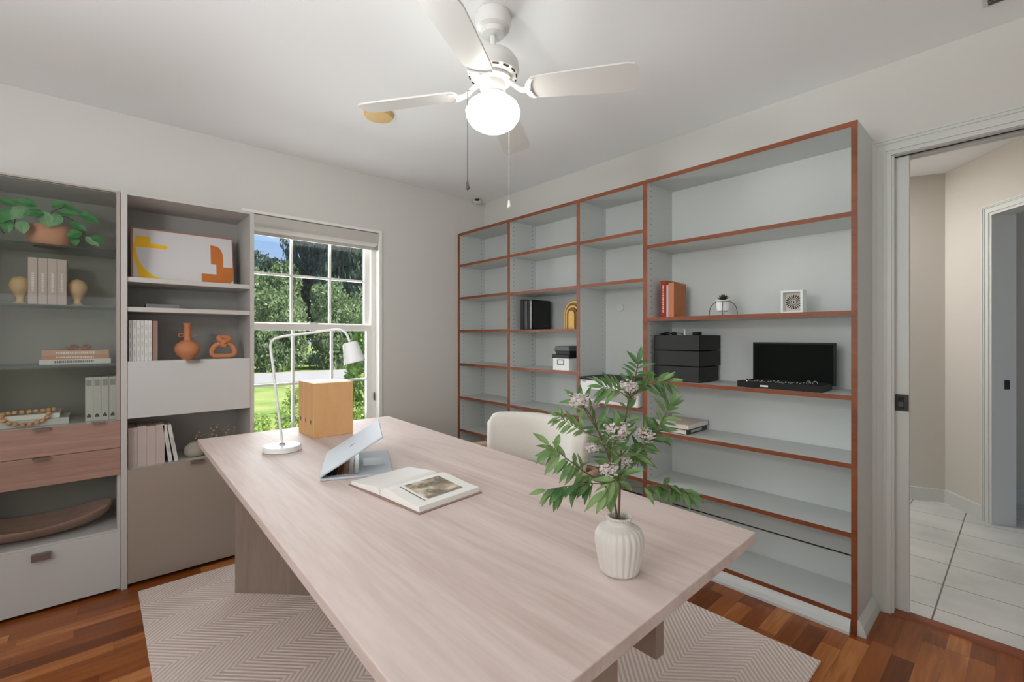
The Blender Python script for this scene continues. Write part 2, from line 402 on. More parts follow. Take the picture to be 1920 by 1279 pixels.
def obj(name, bm, m, parent=None, bevel=0.0, smooth=0, loc=None, mod=None):
    org = Vector(ORG[parent.name]) if parent is not None else Vector(loc or (0, 0, 0))
    bmesh.ops.recalc_face_normals(bm, faces=bm.faces[:]) if not smooth == 'leaf' else None
    for v in bm.verts: v.co -= org
    me = bpy.data.meshes.new(name); bm.to_mesh(me); bm.free()
    for k in (m if isinstance(m, (list, tuple)) else [m]): me.materials.append(k)
    o = bpy.data.objects.new(name, me); COL.objects.link(o)
    if parent is not None: o.parent = parent
    else: o.location = org
    ORG[o.name] = tuple(org)
    if smooth and smooth != 'leaf':
        me.shade_smooth(); me.set_sharp_from_angle(angle=math.radians(smooth if smooth > 1 else 40))
    if bevel:
        b = o.modifiers.new('bevel', 'BEVEL'); b.width = bevel; b.segments = 2; b.limit_method = 'ANGLE'
    if mod: mod(o)
    return o
def bxo(name, dims, m, parent=None, bevel=0.0015, loc=None):
    return obj(name, box(B(), *dims), m, parent, bevel, loc=loc)
def tag(o, label, cat, group=None, kind=None):
    if label: o['label'] = label
    if cat: o['category'] = cat
    if group: o['group'] = group
    if kind: o['kind'] = kind
    return o
def thing(name, label, cat, loc=(0, 0, 0), group=None, kind=None):
    o = bpy.data.objects.new(name, None); COL.objects.link(o); o.location = loc; o.empty_display_size = 0.05
    ORG[o.name] = tuple(loc); return tag(o, label, cat, group, kind)
def struct(name, bm, m, label, cat, parent=None, bevel=0.0, smooth=0):
    o = obj(name, bm, m, parent, bevel, smooth)
    if parent is None: tag(o, label, cat, kind='structure')
    return o
def copy_tree(o, parent=None):
    c = o.copy(); COL.objects.link(c)
    if parent is not None: c.parent = parent
    ORG[c.name] = ORG[o.name]
    for ch in list(o.children): copy_tree(ch, c)
    return c
def place(o, loc, rz=0, label=None, scale=None):
    o.location = loc; o.rotation_euler = (0, 0, rz)
    if scale: o.scale = (scale,) * 3 if not isinstance(scale, tuple) else scale
    if label: o['label'] = label
    return o

# ------------------------------------------------------------------ room shell
XR, YW, CH = 2.615, 3.28, 2.44        # right wall, window wall, ceiling
XL, YB = -1.6, -1.5
struct('floor', box(B(), XL, 2.66, YB, YW, -0.05, 0.0), floor_mat(), 'reddish brown laminate plank floor of the office', 'floor')
struct('floor_hall', box(B(), 2.66, 6.2, -3, 1.6, -0.05, 0.0), tile_mat(), 'pale grey square tiles on the hall floor', 'floor')
struct('ceiling', box(B(), XL - 0.2, XR + 0.13, YB - 0.2, YW + 0.16, CH, CH + 0.1), M_ceil, 'smooth off-white ceiling of the office', 'ceiling')
struct('ceiling_hall', box(B(), XR + 0.13, 6.2, -3.2, 1.6, CH, CH + 0.1), M_ceil, 'off-white ceiling seen through the doorway', 'ceiling')
# window wall with opening
WX0, WX1, WZ0, WZ1 = 0.68, 1.60, 0.50, 2.02
bm = B(); T = 0.16
box(bm, XL, WX0, YW, YW + T, 0, CH); box(bm, WX1, XR + 0.13, YW, YW + T, 0, CH)
box(bm, WX0, WX1, YW, YW + T, 0, WZ0); box(bm, WX0, WX1, YW, YW + T, WZ1, CH)
struct('wall_back', bm, M_wall, 'greige painted wall with the window in it', 'wall')
# right wall with doorway
DY0, DY1, DZ = -0.45, 0.39, 2.03
bm = B()
box(bm, XR, XR + 0.125, DY1, YW, 0, CH); box(bm, XR, XR + 0.125, YB, DY0, 0, CH); box(bm, XR, XR + 0.125, DY0, DY1, DZ + 0.015, CH)
struct('wall_right', bm, M_wall, 'greige painted wall behind the bookcase and round the doorway', 'wall')
struct('wall_left', box(B(), XL - 0.1, XL, YB, YW, 0, CH), M_wall, 'side wall out of view', 'wall')
struct('wall_front', box(B(), XL, XR, YB - 0.1, YB, 0, CH), M_wall, 'wall behind the viewpoint', 'wall')
# doorway: door_1 pocket door with casing
d1 = thing('door_1', 'white pocket door slid almost fully into the wall beside the bookcase', 'door', (XR, DY1, 0), kind='structure')
bxo('door_slab', (2.655, 2.69, 0.336, 0.385, 0.008, 2.025), M_trim, d1, 0.001)
pl = bxo('pull_plate', (2.650, 2.655, 0.337, 0.39, 0.897, 0.970), M_bronze, d1, 0.001)
bm = B(); box(bm, 2.6485, 2.6505, 0.352, 0.374, 0.908, 0.960); obj('finger_pull', bm, M_black, pl)
bm = B()
for y in (0.3435, 0.383): lathe(bm, [(0.003, 0), (0.003, 0.002)], (2.6485, y, 0.934), 10, rot=Matrix.Rotation(PI / 2, 3, 'Y'))
obj('screw', bm, M_black, pl)
bm = B(); prism(bm, [(2.648, 0.915), (2.652, 0.905), (2.652, 0.93), (2.646, 0.938)], 'Y', 0.354, 0.372); obj('latch_tongue', bm, M_greyd, pl)
# casing: moulded profile swept round the opening
def casing(bm, p0, d, nrm, w, z1, side0=True, side1=True, length=0.84):
    """moulded casing: steps. p0 opening corner on wall face, d along the wall away from opening start"""
    steps = ((0, 0.018, 0.010), (0.018, 0.028, 0.016), (0.028, 0.05, 0.013), (0.05, w - 0.01, 0.018), (w - 0.01, w, 0.022))
    d = Vector(d); nrm = Vector(nrm); p0 = Vector(p0)
    for a, b, t in steps:
        for sgn, q, on in ((-1, p0, side0), (1, p0 + d * length, side1)):
            if not on: continue
            c = q + d * sgn * (a + b) / 2 + nrm * t / 2
            obox(bm, c, d, nrm, (b - a) / 2, t / 2, 0, z1 + b)
        x0 = -a if side0 else 0; x1 = length + (a if side1 else 0)
        c = p0 + d * (x0 + x1) / 2 + nrm * t / 2
        obox(bm, c, d, nrm, (x1 - x0) / 2, t / 2, z1 + a, z1 + b)
    return bm
bm = casing(B(), (XR, DY1, 0), (0, -1, 0), (-1, 0, 0), 0.072, DZ)
struct('trim_1', bm, M_trim, 'white moulded casing round the pocket doorway', 'door trim')
bm = B(); box(bm, XR, 2.642, DY1, DY1 - 0.008, 0, DZ); box(bm, 2.70, 2.74, DY1 - 0.0, DY1 - 0.012, 0, DZ)
box(bm, XR, 2.645, DY0, DY1, DZ - 0.002, DZ + 0.015); box(bm, 2.70, 2.74, DY0, DY1, DZ - 0.002, DZ + 0.015)
struct('trim_2', bm, M_trim, 'white split jamb and head of the pocket doorway', 'door trim')
struct('trim_3', box(B(), 2.645, 2.70, DY0, DY1, DZ + 0.010, DZ + 0.0145), M_dark, 'dark track slot above the pocket door', 'door track')
bm = B(); prism(bm, [(2.612, 0), (2.672, 0), (2.665, 0.011), (2.622, 0.011)], 'Y', DY0, DY1 - 0.002)
struct('trim_4', bm, M_thresh, 'reddish wood threshold strip in the doorway', 'threshold')
# hall beyond
P0 = Vector((4.667, 0.387, 0)); P1 = Vector((4.395, 0.176, 0)); dd = (P1 - P0).normalized(); nn = Vector((dd.y, -dd.x, 0))
if nn.x > 0: nn = -nn
Pa = Vector((4.36, 1.02, 0)); da = (P0 - Pa).normalized(); na = Vector((da.y, -da.x, 0))
if na.x > 0: na = -na
bm = B(); c = (Pa + P0) / 2 - na * 0.05; obox(bm, c, da, na, (P0 - Pa).length / 2, 0.05, 0, CH)
struct('wall_hall', bm, M_hallwall, 'short shaded hall wall seen past the pocket door', 'wall')
bm = B(); L = (P1 - P0).length; TH = 0.12
c = P0 + dd * (L / 2 + 0.02) - nn * TH / 2; obox(bm, c, dd, nn, L / 2 + 0.02, TH / 2, 0, CH)
q0 = P1 + dd * 0.04
c = q0 + dd * 0.4 - nn * TH / 2; obox(bm, c, dd, nn, 0.4, TH / 2, 2.04, CH)
c = q0 + dd * 1.3 - nn * TH / 2; obox(bm, c, dd, nn, 0.5, TH / 2, 0, CH)
struct('wall_diagonal', bm, M_hallwall, 'angled hall wall with a white framed doorway', 'wall')
bm = casing(B(), tuple(q0 + dd * 0.035), tuple(dd), tuple(nn), 0.068, 2.02, length=0.74)
c = q0 + dd * 0.018 - nn * (TH / 2); obox(bm, c, dd, nn, 0.018, TH / 2 + 0.006, 0, 2.04)
c = q0 + dd * 0.4 - nn * (TH / 2); obox(bm, c, dd, nn, 0.4, TH / 2 + 0.006, 2.02, 2.04)
struct('trim_5', bm, M_trim, 'white moulded casing of the doorway across the hall', 'door trim')
c = q0 + dd * 0.037 - nn * 0.075
bm = obox(B(), c, dd, nn, 0.002, 0.014, 0.885, 0.945)
st = obj('strike_plate', bm, M_bronze, loc=tuple(c)); tag(st, 'dark metal strike plate on the jamb across the hall', 'strike plate')
struct('wall_far', box(B(), 5.05, 5.15, -3, 1.6, 0, CH), M_hallwall, 'wall of the room beyond the hall', 'wall')
bm = B()
c = (Pa + P0) / 2 + na * 0.006; obox(bm, c, da, na, (P0 - Pa).length / 2, 0.006, 0, 0.095)
L2 = (q0 + dd * -0.033 - P0).length; c = P0 + dd * L2 / 2 + nn * 0.006; obox(bm, c, dd, nn, L2 / 2, 0.006, 0, 0.095)
box(bm, 5.035, 5.05, -3, 1.6, 0, 0.11)
struct('baseboard_hall', bm, M_trim, 'white baseboard along the hall walls', 'baseboard')
struct('wall_hall_end', box(box(B(), 2.74, 5.05, 1.45, 1.55, 0, CH), 2.74, 5.15, -3.1, -3.0, 0, CH), M_hallwall, 'end wall of the hall', 'wall')
bm = B(); box(bm, XL, -0.62, YW - 0.014, YW, 0, 0.09); box(bm, 0.66, 2.31, YW - 0.014, YW, 0, 0.09)
struct('baseboard_back', bm, M_trim, 'white baseboard under the window', 'baseboard')

# window_1
w1 = thing('window_1', 'white framed double hung window with a grid of panes', 'window', (1.14, YW + 0.1, WZ0), kind='structure')
bm = B(); J = 0.03
YG = YW + 0.075
# reveal casing edge + frame
box(bm, WX1 - 0.012, WX1 + 0.012, YW - 0.012, YW + T, WZ0, WZ1 - 0.006); box(bm, WX0 - 0.012, WX0 + 0.012, YW - 0.012, YW + T, WZ0, WZ1 - 0.006)
box(bm, WX0 - 0.012, WX1 + 0.012, YW - 0.012, YW + T, WZ1 - 0.006, WZ1 + 0.012)
box(bm, WX1 - 0.045, WX1 - 0.012, YG - 0.02, YG + 0.06, WZ0, WZ1 - 0.006); box(bm, WX0 + 0.012, WX0 + 0.045, YG - 0.02, YG + 0.06, WZ0, WZ1 - 0.006)
box(bm, WX0 + 0.045, WX1 - 0.045, YG - 0.02, YG + 0.06, WZ1 - 0.04, WZ1 - 0.006); box(bm, WX0 + 0.045, WX1 - 0.045, YG - 0.02, YG + 0.06, WZ0, WZ0 + 0.04)
obj('window_frame', bm, M_winwhite, w1)
obj('window_sill', box(B(), WX0 - 0.03, WX1 + 0.03, YW - 0.04, YG, WZ0 - 0.02, WZ0 + 0.012), M_winwhite, w1, 0.004)
GX0, GX1 = 0.74, 1.52
def sash(name, y, z0, z1, rail_b, rail_t, hz, mx):
    bm = B()
    box(bm, GX0 - 0.04, GX0, y - 0.014, y + 0.014, z0, z1); box(bm, GX1, GX1 + 0.04, y - 0.014, y + 0.014, z0, z1)
    box(bm, GX0, GX1, y - 0.014, y + 0.014, z0, z0 + rail_b); box(bm, GX0, GX1, y - 0.014, y + 0.014, z1 - rail_t, z1)
    s_ = obj(name, bm, M_winwhite, w1)
    bm = B()
    for x in mx: box(bm, x - 0.008, x + 0.008, y - 0.006, y + 0.010, z0 + rail_b, z1 - rail_t)
    for z in hz: box(bm, GX0, GX1, y - 0.007, y + 0.009, z - 0.008, z + 0.008)
    obj('grille', bm, M_winwhite, s_)
    obj('glass_pane', box(B(), GX0, GX1, y + 0.0105, y + 0.0125, z0 + rail_b, z1 - rail_t), M_pane, s_)
sash('upper_sash', YG + 0.038, 1.295, 1.985, 0.03, 0.035, (1.65,), (0.998, 1.262))
sash('lower_sash', YG, 0.54, 1.315, 0.05, 0.045, (0.905,), (0.998, 1.262))
bm = B(); box(bm, 1.10, 1.16, YG - 0.02, YG + 0.01, 1.315, 1.325); obj('sash_lock', bm, M_trim, w1, 0.002)
bm = B(); box(bm, 1.572, 1.580, YW + 0.045, YW + 0.051, 0.74, 0.80); obj('tilt_latch', bm, M_greyd, w1)
# roller shade
rs = thing('roller_shade', 'pale grey roller shade rolled up at the top of the window', 'window shade', (1.14, YW + 0.03, 1.99))
bm = B()
prism(bm, [(YW - 0.002, 2.010), (YW + 0.05, 2.010), (YW + 0.05, 1.935), (YW + 0.012, 1.925), (YW - 0.002, 1.955)], 'X', WX0 + 0.013, WX1 - 0.013)
obj('cassette', bm, mat('shade_grey', srgb(196, 192, 186), 0.6), rs, 0.002)
bm = B(); tube(bm, [(WX0 + 0.02, YW + 0.028, 1.928), (WX1 - 0.02, YW + 0.028, 1.928)], 0.022, 20)
obj('shade_roll', bm, mat('shade_fabric', srgb(222, 219, 212), 0.9), rs, smooth=40)
bxo('bottom_rail', (WX0 + 0.02, WX1 - 0.03, YW + 0.026, YW + 0.036, 1.885, 1.925), mat('shade_rail', srgb(186, 182, 174), 0.5), rs)
bxo('end_bracket', (WX1 - 0.029, WX1 - 0.016, YW + 0.008, YW + 0.05, 1.885, 1.924), M_cabin, rs)

# ceiling bits
bm = B(); lathe(bm, [(0.078, 0), (0.078, -0.008), (0.070, -0.020), (0.03, -0.023), (0.0005, -0.023)], (0, 0, 0), 36)
for v in bm.verts: v.co += Vector((1.137, 2.345, CH - 0.001))
sd = obj('smoke_detector', bm, M_detect, loc=(1.137, 2.345, CH), smooth=40); tag(sd, 'yellowed round smoke detector on the ceiling behind the fan blade', 'smoke detector')
ms = thing('motion_sensor', 'small white sensor in the ceiling corner above the bookcase', 'sensor', (2.50, 3.24, CH))
bm = B(); ball(bm, (2.50, 3.235, CH - 0.015), 0.04, 1, 1, 0.55); obj('sensor_body', bm, M_trim, ms, smooth=40)
bm = B(); ball(bm, (2.475, 3.205, CH - 0.012), 0.022, 1, 1, 0.4); obj('sensor_lens', bm, M_dark, ms, smooth=40)
cv = thing('ceiling_vent', 'white slatted air vent in the ceiling above the doorway', 'vent', (2.35, 0.0, CH))
bm = B(); box(bm, 2.29, 2.42, -0.1, 0.10, CH - 0.008, CH); obj('vent_frame', bm, M_trim, cv, 0.002)
for i in range(5): bxo('slat', (2.305 + i * 0.022, 2.309 + i * 0.022, -0.09, 0.085, CH - 0.016, CH - 0.008), M_greyd, cv, 0)

# ------------------------------------------------------------------ bookcase along the right wall
XF = 2.32; TOP = 2.118
bc = thing('bookcase', 'long white built-in bookcase with rust-orange front edges along the wall', 'bookcase', (XF, 0.455, 0))
ups = ((0.455, 0.477, 0), (1.431, 1.456, 1), (1.922, 1.948, 1), (2.604, 2.628, 1), (3.254, 3.278, 1))
for y0, y1, pg in ups:
    u = bxo('upright', (XF + 0.003, XR - 0.001, y0, y1, 0, TOP - 0.012), M_peg if pg else M_bc, bc, 0)
    bxo('edge_strip', (XF, XF + 0.003, y0, y1, 0 if y0 < 1 else 0.055, TOP), M_edge, u, 0)
t_ = bxo('top_board', (XF + 0.003, XR - 0.001, 0.455, 3.278, TOP - 0.012, TOP), M_bc, bc, 0)
bxo('edge_strip', (XF - 0.0004, XF + 0.003, 0.455, 3.278, TOP - 0.021, TOP + 0.0002), M_edge, t_, 0)
bxo('back_panel', (2.6, XR - 0.001, 0.477, 3.254, 0.214, TOP - 0.012), M_bc, bc, 0)
bxo('back_panel', (2.6, XR - 0.001, 0.477, 3.254, 0.06, 0.206), M_bc, bc, 0)
bxo('panel_gap', (2.606, XR - 0.001, 0.477, 3.254, 0.206, 0.214), M_dark, bc, 0)
bays = {4: (0.477, 1.431, (1.736, 1.325, 0.972, 0.689, 0.402, 0.065)), 3: (1.456, 1.922, (1.832, 1.552, 0.805, 0.402, 0.065)),
        2: (1.948, 2.604, (1.838, 1.551, 1.269, 0.989, 0.702, 0.42, 0.065)), 1: (2.628, 3.254, (1.838, 1.557, 1.276, 0.99, 0.705, 0.425, 0.065))}
for k, (y0, y1, zs) in bays.items():
    for z in zs:
        sh = bxo('shelf', (XF + 0.003, 2.6, y0 + 0.0005, y1 - 0.0005, z - 0.0095, z + 0.0095), M_bc, bc, 0)
        bxo('edge_strip', (XF, XF + 0.003, y0, y1, z - 0.0097, z + 0.0097), M_edge, sh, 0)
bm = B(); prism(bm, [(XF + 0.02, 0.0), (2.292, 0.0), (2.292, 0.012), (2.300, 0.03), (XF - 0.006, 0.045), (XF - 0.001, 0.055), (XF + 0.02, 0.055)], 'Y', 0.478, 3.254)
obj('plinth', bm, M_bc, bc)
bm = B(); prism(bm, [(0.4545, 0.0), (0.427, 0.0), (0.427, 0.012), (0.435, 0.04), (0.449, 0.06), (0.4545, 0.062)], 'X', XF - 0.005, XR - 0.022)
obj('side_moulding', bm, M_bc, bc)
# grommet on bay 3 back panel
bm = B(); lathe(bm, [(0.001, 0.004), (0.008, 0.005), (0.012, 0.009), (0.024, 0.009), (0.026, 0.0)], (2.6, 1.80, 1.42), 28, rot=Matrix.Rotation(-PI / 2, 3, 'Y'))
g = obj('cable_outlet', bm, M_trim, loc=(2.6, 1.80, 1.42), smooth=40); tag(g, 'small round white cable outlet on the bookcase back above the printer', 'outlet')
SZ = {k: v[2] for k, v in bays.items()}

# black computer tower
t = thing('computer_tower', 'black computer tower on the bookcase shelf beside the brass arch', 'computer', (2.44, 2.44, 1.2785))
bxo('case', (2.345, 2.545, 2.39, 2.478, 1.2785, 1.497), M_black, t, 0.004)
bxo('case_panel', (2.36, 2.53, 2.386, 2.3905, 1.29, 1.488), M_blackbox, t, 0.001)
bxo('front_grille', (2.342, 2.3455, 2.437, 2.455, 1.285, 1.49), M_greyd, t, 0)
bxo('trim_strip', (2.342, 2.3455, 2.393, 2.399, 1.285, 1.49), mat('grey_metal', srgb(150, 150, 150), 0.3, 0.8), t, 0)
bxo('badge', (2.47, 2.50, 2.3853, 2.386, 1.305, 1.311), M_greyd, t, 0)
bm = B(); box(bm, 2.345, 2.46, 2.478, 2.512, 1.2785, 1.505)
o = obj('document_case', bm, M_black, loc=(2.4, 2.495, 1.2785), bevel=0.003); tag(o, 'slim black case standing against the left side of the computer tower', 'case')
# brass arch
t = thing('brass_arch', 'antique brass nested arch ornament on the bookcase shelf', 'ornament', (2.46, 2.06, 1.2785))
def archpts(yc, w, z0, h, n=14):
    r = w / 2; return [(yc - r, z0)] + [(yc - r * math.cos(PI * k / n), z0 + h - r + r * math.sin(PI * k / n)) for k in range(n + 1)] + [(yc + r, z0)]
for i, (w, h, x0) in enumerate(((0.18, 0.198, 2.43), (0.15, 0.182, 2.42), (0.12, 0.165, 2.412), (0.09, 0.148, 2.405), (0.055, 0.128, 2.40))):
    bm = B(); prism(bm, archpts(2.062, w, 1.2788, h), 'X', x0, 2.47 - i * 0.001); obj('arch', bm, M_gold if i % 2 == 0 else M_golddark, t, 0.002)
# white lidded box and tray
t = thing('storage_box', 'white card box with black lid and label holder on the shelf', 'box', (2.42, 2.1, 0.9985))
bxo('box_body', (2.34, 2.54, 2.03, 2.175, 0.9985, 1.085), M_white, t)
bxo('lid', (2.335, 2.545, 2.025, 2.18, 1.080, 1.106), M_black, t, 0.002)
bm = B()
for a_, b_, c_, d_ in ((2.075, 2.135, 1.068, 1.072), (2.075, 2.135, 1.036, 1.040), (2.075, 2.079, 1.036, 1.072), (2.131, 2.135, 1.036, 1.072)): box(bm, 2.337, 2.3405, a_, b_, c_, d_)
obj('label_holder', bm, M_greyd, t)
t = thing('plastic_tray_box', 'smoky plastic tray box lying on the black lid of the white box', 'box', (2.43, 2.1, 1.106))
bm = B(); prism(bm, [(2.155, 1.106), (2.168, 1.130), (2.035, 1.130), (2.03, 1.106)], 'X', 2.35, 2.53); obj('tray', bm, M_black, t, 0.002)
bm = B(); prism(bm, [(2.172, 1.130), (2.158, 1.163), (2.04, 1.163), (2.03, 1.130)], 'X', 2.345, 2.535); obj('tray_cover', bm, M_greyd, t, 0.003)
# printer
t = thing('printer', 'white printer with black lid on the shelf behind the branches', 'printer', (2.45, 1.72, 0.8145))
bxo('body', (2.30, 2.58, 1.475, 1.905, 0.8145, 0.955), M_white, t, 0.012)
bxo('scanner_lid', (2.295, 2.585, 1.47, 1.91, 0.956, 0.972), M_blackbox, t, 0.006)
bxo('output_slot', (2.2985, 2.301, 1.53, 1.82, 0.835, 0.90), M_cabin, t, 0.001)
bxo('front_badge', (2.2985, 2.301, 1.855, 1.885, 0.943, 0.947), M_greyd, t, 0)
# red and orange books
def book_upright(name, label, x0, x1, y0, y1, z0, z1, spine, cover, group=None, pages=True, letters=None):
    """book standing, spine facing -X"""
    t = thing(name, label, 'book', ((x0 + x1) / 2, (y0 + y1) / 2, z0), group)
    bm = B(); box(bm, x0, x0 + 0.003, y0, y1, z0, z1); obj('spine', bm, spine, t, 0.001)
    bm = B(); box(bm, x0 + 0.003, x1, y0, y0 + 0.0025, z0, z1); box(bm, x0 + 0.003, x1, y1 - 0.0025, y1, z0, z1); obj('cover', bm, cover, t)
    bxo('pages', (x0 + 0.003, x1 - 0.003, y0 + 0.0025, y1 - 0.0025, z0 + 0.003, z1 - 0.003), M_paper, t, 0)
    if letters:
        bm = B()
        z = z0 + 0.03
        while z < z1 - 0.03:
            h = random.uniform(0.004, 0.012); box(bm, x0 - 0.0004, x0, (y0 + y1) / 2 - 0.004, (y0 + y1) / 2 + 0.005, z, z + h); z += h + 0.004
        obj('spine_lettering', bm, letters, t)
    return t
zs4 = 1.3345
book_upright('book', 'red spined hardback standing nearest the bookcase divider, beside the leather book', 2.39, 2.54, 1.352, 1.386, zs4, 1.545, M_red, M_orangebk, 'books beside the wire planter', letters=M_inkw)
book_upright('book', 'peach and brown leather bound book beside the red spined one', 2.39, 2.53, 1.305, 1.338, zs4, 1.53, M_peach, M_orangebk, 'books beside the wire planter')
book_upright('book', 'thin white paperback squeezed between the red and the leather book', 2.392, 2.52, 1.3385, 1.3515, zs4, 1.52, M_whitebook, M_whitebook, 'books beside the wire planter')
# wire planter with succulent
t = thing('wire_planter_stand', 'black wire stand carrying a small white pot on the bookcase', 'plant stand', (2.42, 1.04, zs4))
cx, cy = 2.42, 1.045
for a0 in (0.35, 0.35 + PI / 2):
    pts = []
    for k in range(19):
        q = PI * k / 18; rr = 0.066 * math.cos(q); zz = zs4 + 0.001 + 0.078 * (math.sin(q) ** 0.6)
        pts.append((cx + rr * math.cos(a0), cy + rr * math.sin(a0), zz))
    bm = B(); tube(bm, pts, 0.0016, 6); obj('wire_arch', bm, M_black, t, smooth=60)
bm = B(); tube(bm, [(cx + 0.038 * math.cos(k * PI / 12), cy + 0.038 * math.sin(k * PI / 12), zs4 + 0.0735) for k in range(24)], 0.0016, 6, True); obj('wire_ring', bm, M_black, t, smooth=60)
t = thing('succulent_pot', 'small white pot with a green succulent held by the wire stand', 'plant', (cx, cy, zs4 + 0.025))
bm = B(); lathe(bm, [(0.022, 0.0), (0.031, 0.006), (0.035, 0.05), (0.037, 0.058), (0.033, 0.058), (0.030, 0.048), (0.001, 0.048)], (cx, cy, zs4 + 0.022), 30); obj('pot', bm, M_white, t, smooth=40)
bm = B()
for k in range(26):
    a_ = k * 2.4; el = 0.25 + 1.1 * k / 26
    leaf(bm, (cx, cy, zs4 + 0.080), (math.cos(a_) * math.cos(el), math.sin(a_) * math.cos(el), math.sin(el)), (0, 0, 1), 0.042 - 0.010 * k / 26, 0.016, 0.3, -0.1)
obj('succulent_leaves', bm, mat('succulent', srgb(58, 74, 44), 0.6), t, smooth='leaf')
# shadow box clock
t = thing('shadow_box', 'small white shadow box with a radial sunburst dial on the bookcase', 'ornament', (2.42, 0.72, zs4))
bm = B(); x0, x1, y0, y1, z0, z1 = 2.395, 2.45, 0.675, 0.765, zs4 + 0.0005, zs4 + 0.108; w_ = 0.009
box(bm, x0, x1, y0, y0 + w_, z0, z1); box(bm, x0, x1, y1 - w_, y1, z0, z1); box(bm, x0, x1, y0 + w_, y1 - w_, z0, z0 + w_); box(bm, x0, x1, y0 + w_, y1 - w_, z1 - w_, z1)
obj('box_frame', bm, M_white, t)
bxo('backing', (2.428, 2.45, y0 + w_, y1 - w_, z0 + w_, z1 - w_), mat('backing_cream', srgb(214, 208, 196), 0.7), t, 0)
bm = B(); yc, zc = 0.72, (z0 + z1) / 2
for k in range(20):
    q = 2 * PI * k / 20
    for r0, r1, w2 in ((0.015, 0.033, 0.0028),):
        a1 = Vector((0, math.cos(q), math.sin(q))); a2 = Vector((0, -math.sin(q), math.cos(q)))
        vs = [Vector((2.4275, yc, zc)) + a1 * r + a2 * s * w_k for r, w_k in ((r0, 0.001), (r1, w2)) for s in (-1, 1)]
        f = bm.faces.new([bm.verts.new(v) for v in (vs[0], vs[1], vs[3], vs[2])])
tube(bm, [(2.427, yc + 0.012 * math.cos(k * PI / 10), zc + 0.012 * math.sin(k * PI / 10)) for k in range(20)], 0.0012, 5, True)
box(bm, 2.4262, 2.427, yc - 0.002, yc + 0.002, zc - 0.006, zc + 0.006)
obj('sunburst', bm, M_dark, t)
# black three-tier drawer box
zs3 = 0.9815
t = thing('drawer_box', 'black three tier leatherette drawer box on the bookcase shelf', 'organiser', (2.47, 1.28, zs3))
for k in range(3):
    z0 = zs3 + 0.085 * k; e_ = 0.0 if k == 0 else 0.004
    d_ = bxo('drawer', (2.352 - e_, 2.585, 1.142 - e_, 1.405, z0 + 0.0015, z0 + 0.083), M_blackbox, t, 0.003)
    bxo('drawer_side', (2.36, 2.59 if k else 2.575, 1.138 - e_, 1.142 - e_, z0 + 0.003, z0 + 0.082), M_blackside, d_, 0)
tz = zs3 + 0.2535
for nm, lb, ct, (x, y), sh in (('lens_cap', 'black lens cap on the drawer box, nearest its right end', 'lens cap', (2.45, 1.20), 'disc'),
                           ('sunglasses', 'black sunglasses lying on the drawer box', 'glasses', (2.40, 1.33), 'glasses'),
                           ('dropper_tip', 'tiny white cone standing on the drawer box', 'cone', (2.42, 1.255), 'cone'),
                           ('cable_clip', 'small black clip on the drawer box near the upright', 'clip', (2.40, 1.385), 'clip')):
    bm = B()
    if sh == 'disc': lathe(bm, [(0.022, 0), (0.024, 0.004), (0.024, 0.014), (0.02, 0.018), (0.001, 0.018)], (x, y, tz), 24)
    if sh == 'cone': lathe(bm, [(0.008, 0), (0.005, 0.012), (0.002, 0.034), (0.001, 0.034)], (x, y, tz), 16)
    if sh == 'clip': prism(bm, [(y - 0.012, tz), (y + 0.015, tz), (y + 0.002, tz + 0.013), (y - 0.006, tz + 0.010)], 'X', x, x + 0.02)
    if sh == 'glasses':
        for s in (-1, 1):
            ball(bm, (x, y + s * 0.022, tz + 0.009), 0.019, 0.25, 1, 0.55, 12, 8)
            tube(bm, [(x, y + s * 0.04, tz + 0.012), (x + 0.04, y + s * 0.038, tz + 0.012), (x + 0.10, y + s * 0.03, tz + 0.003)], 0.002, 6)
        tube(bm, [(x, y - 0.006, tz + 0.013), (x, y + 0.006, tz + 0.013)], 0.002, 6)
    o = obj(nm, bm, M_white if sh == 'cone' else M_black, loc=(x, y, tz), smooth=40); tag(o, lb, ct)
# jewellery case
t = thing('jewellery_case', 'open black jewellery case with its lid upright on the bookcase shelf', 'case', (2.42, 0.76, zs3))
bm = B(); box(bm, 2.335, 2.50, 0.585, 0.94, zs3 + 0.0005, zs3 + 0.022)
for a_, b_, c_, d_ in ((2.335, 2.341, 0.585, 0.94), (2.494, 2.50, 0.585, 0.94), (2.341, 2.494, 0.585, 0.591), (2.341, 2.494, 0.934, 0.94)): box(bm, a_, b_, c_, d_, zs3 + 0.022, zs3 + 0.030)
obj('tray_base', bm, M_black, t)
bxo('lining', (2.341, 2.494, 0.591, 0.934, zs3 + 0.022, zs3 + 0.0235), mat('velvet_black', srgb(18, 20, 18), 0.95), t, 0)
l_ = obj('lid', box(B(), 2.498, 2.52, 0.572, 0.928, zs3 + 0.02, 1.198), M_black, t, 0.002)
obj('lid_lining', box(B(), 2.4965, 2.499, 0.58, 0.92, zs3 + 0.03, 1.19), mat('lid_lining_green', srgb(10, 17, 12), 0.8, spec=0.15), l_)
bxo('label_plate', (2.3335, 2.3352, 0.80, 0.835, zs3 + 0.008, zs3 + 0.016), M_white, t, 0)
zj = zs3 + 0.0237
js = []
proto = None
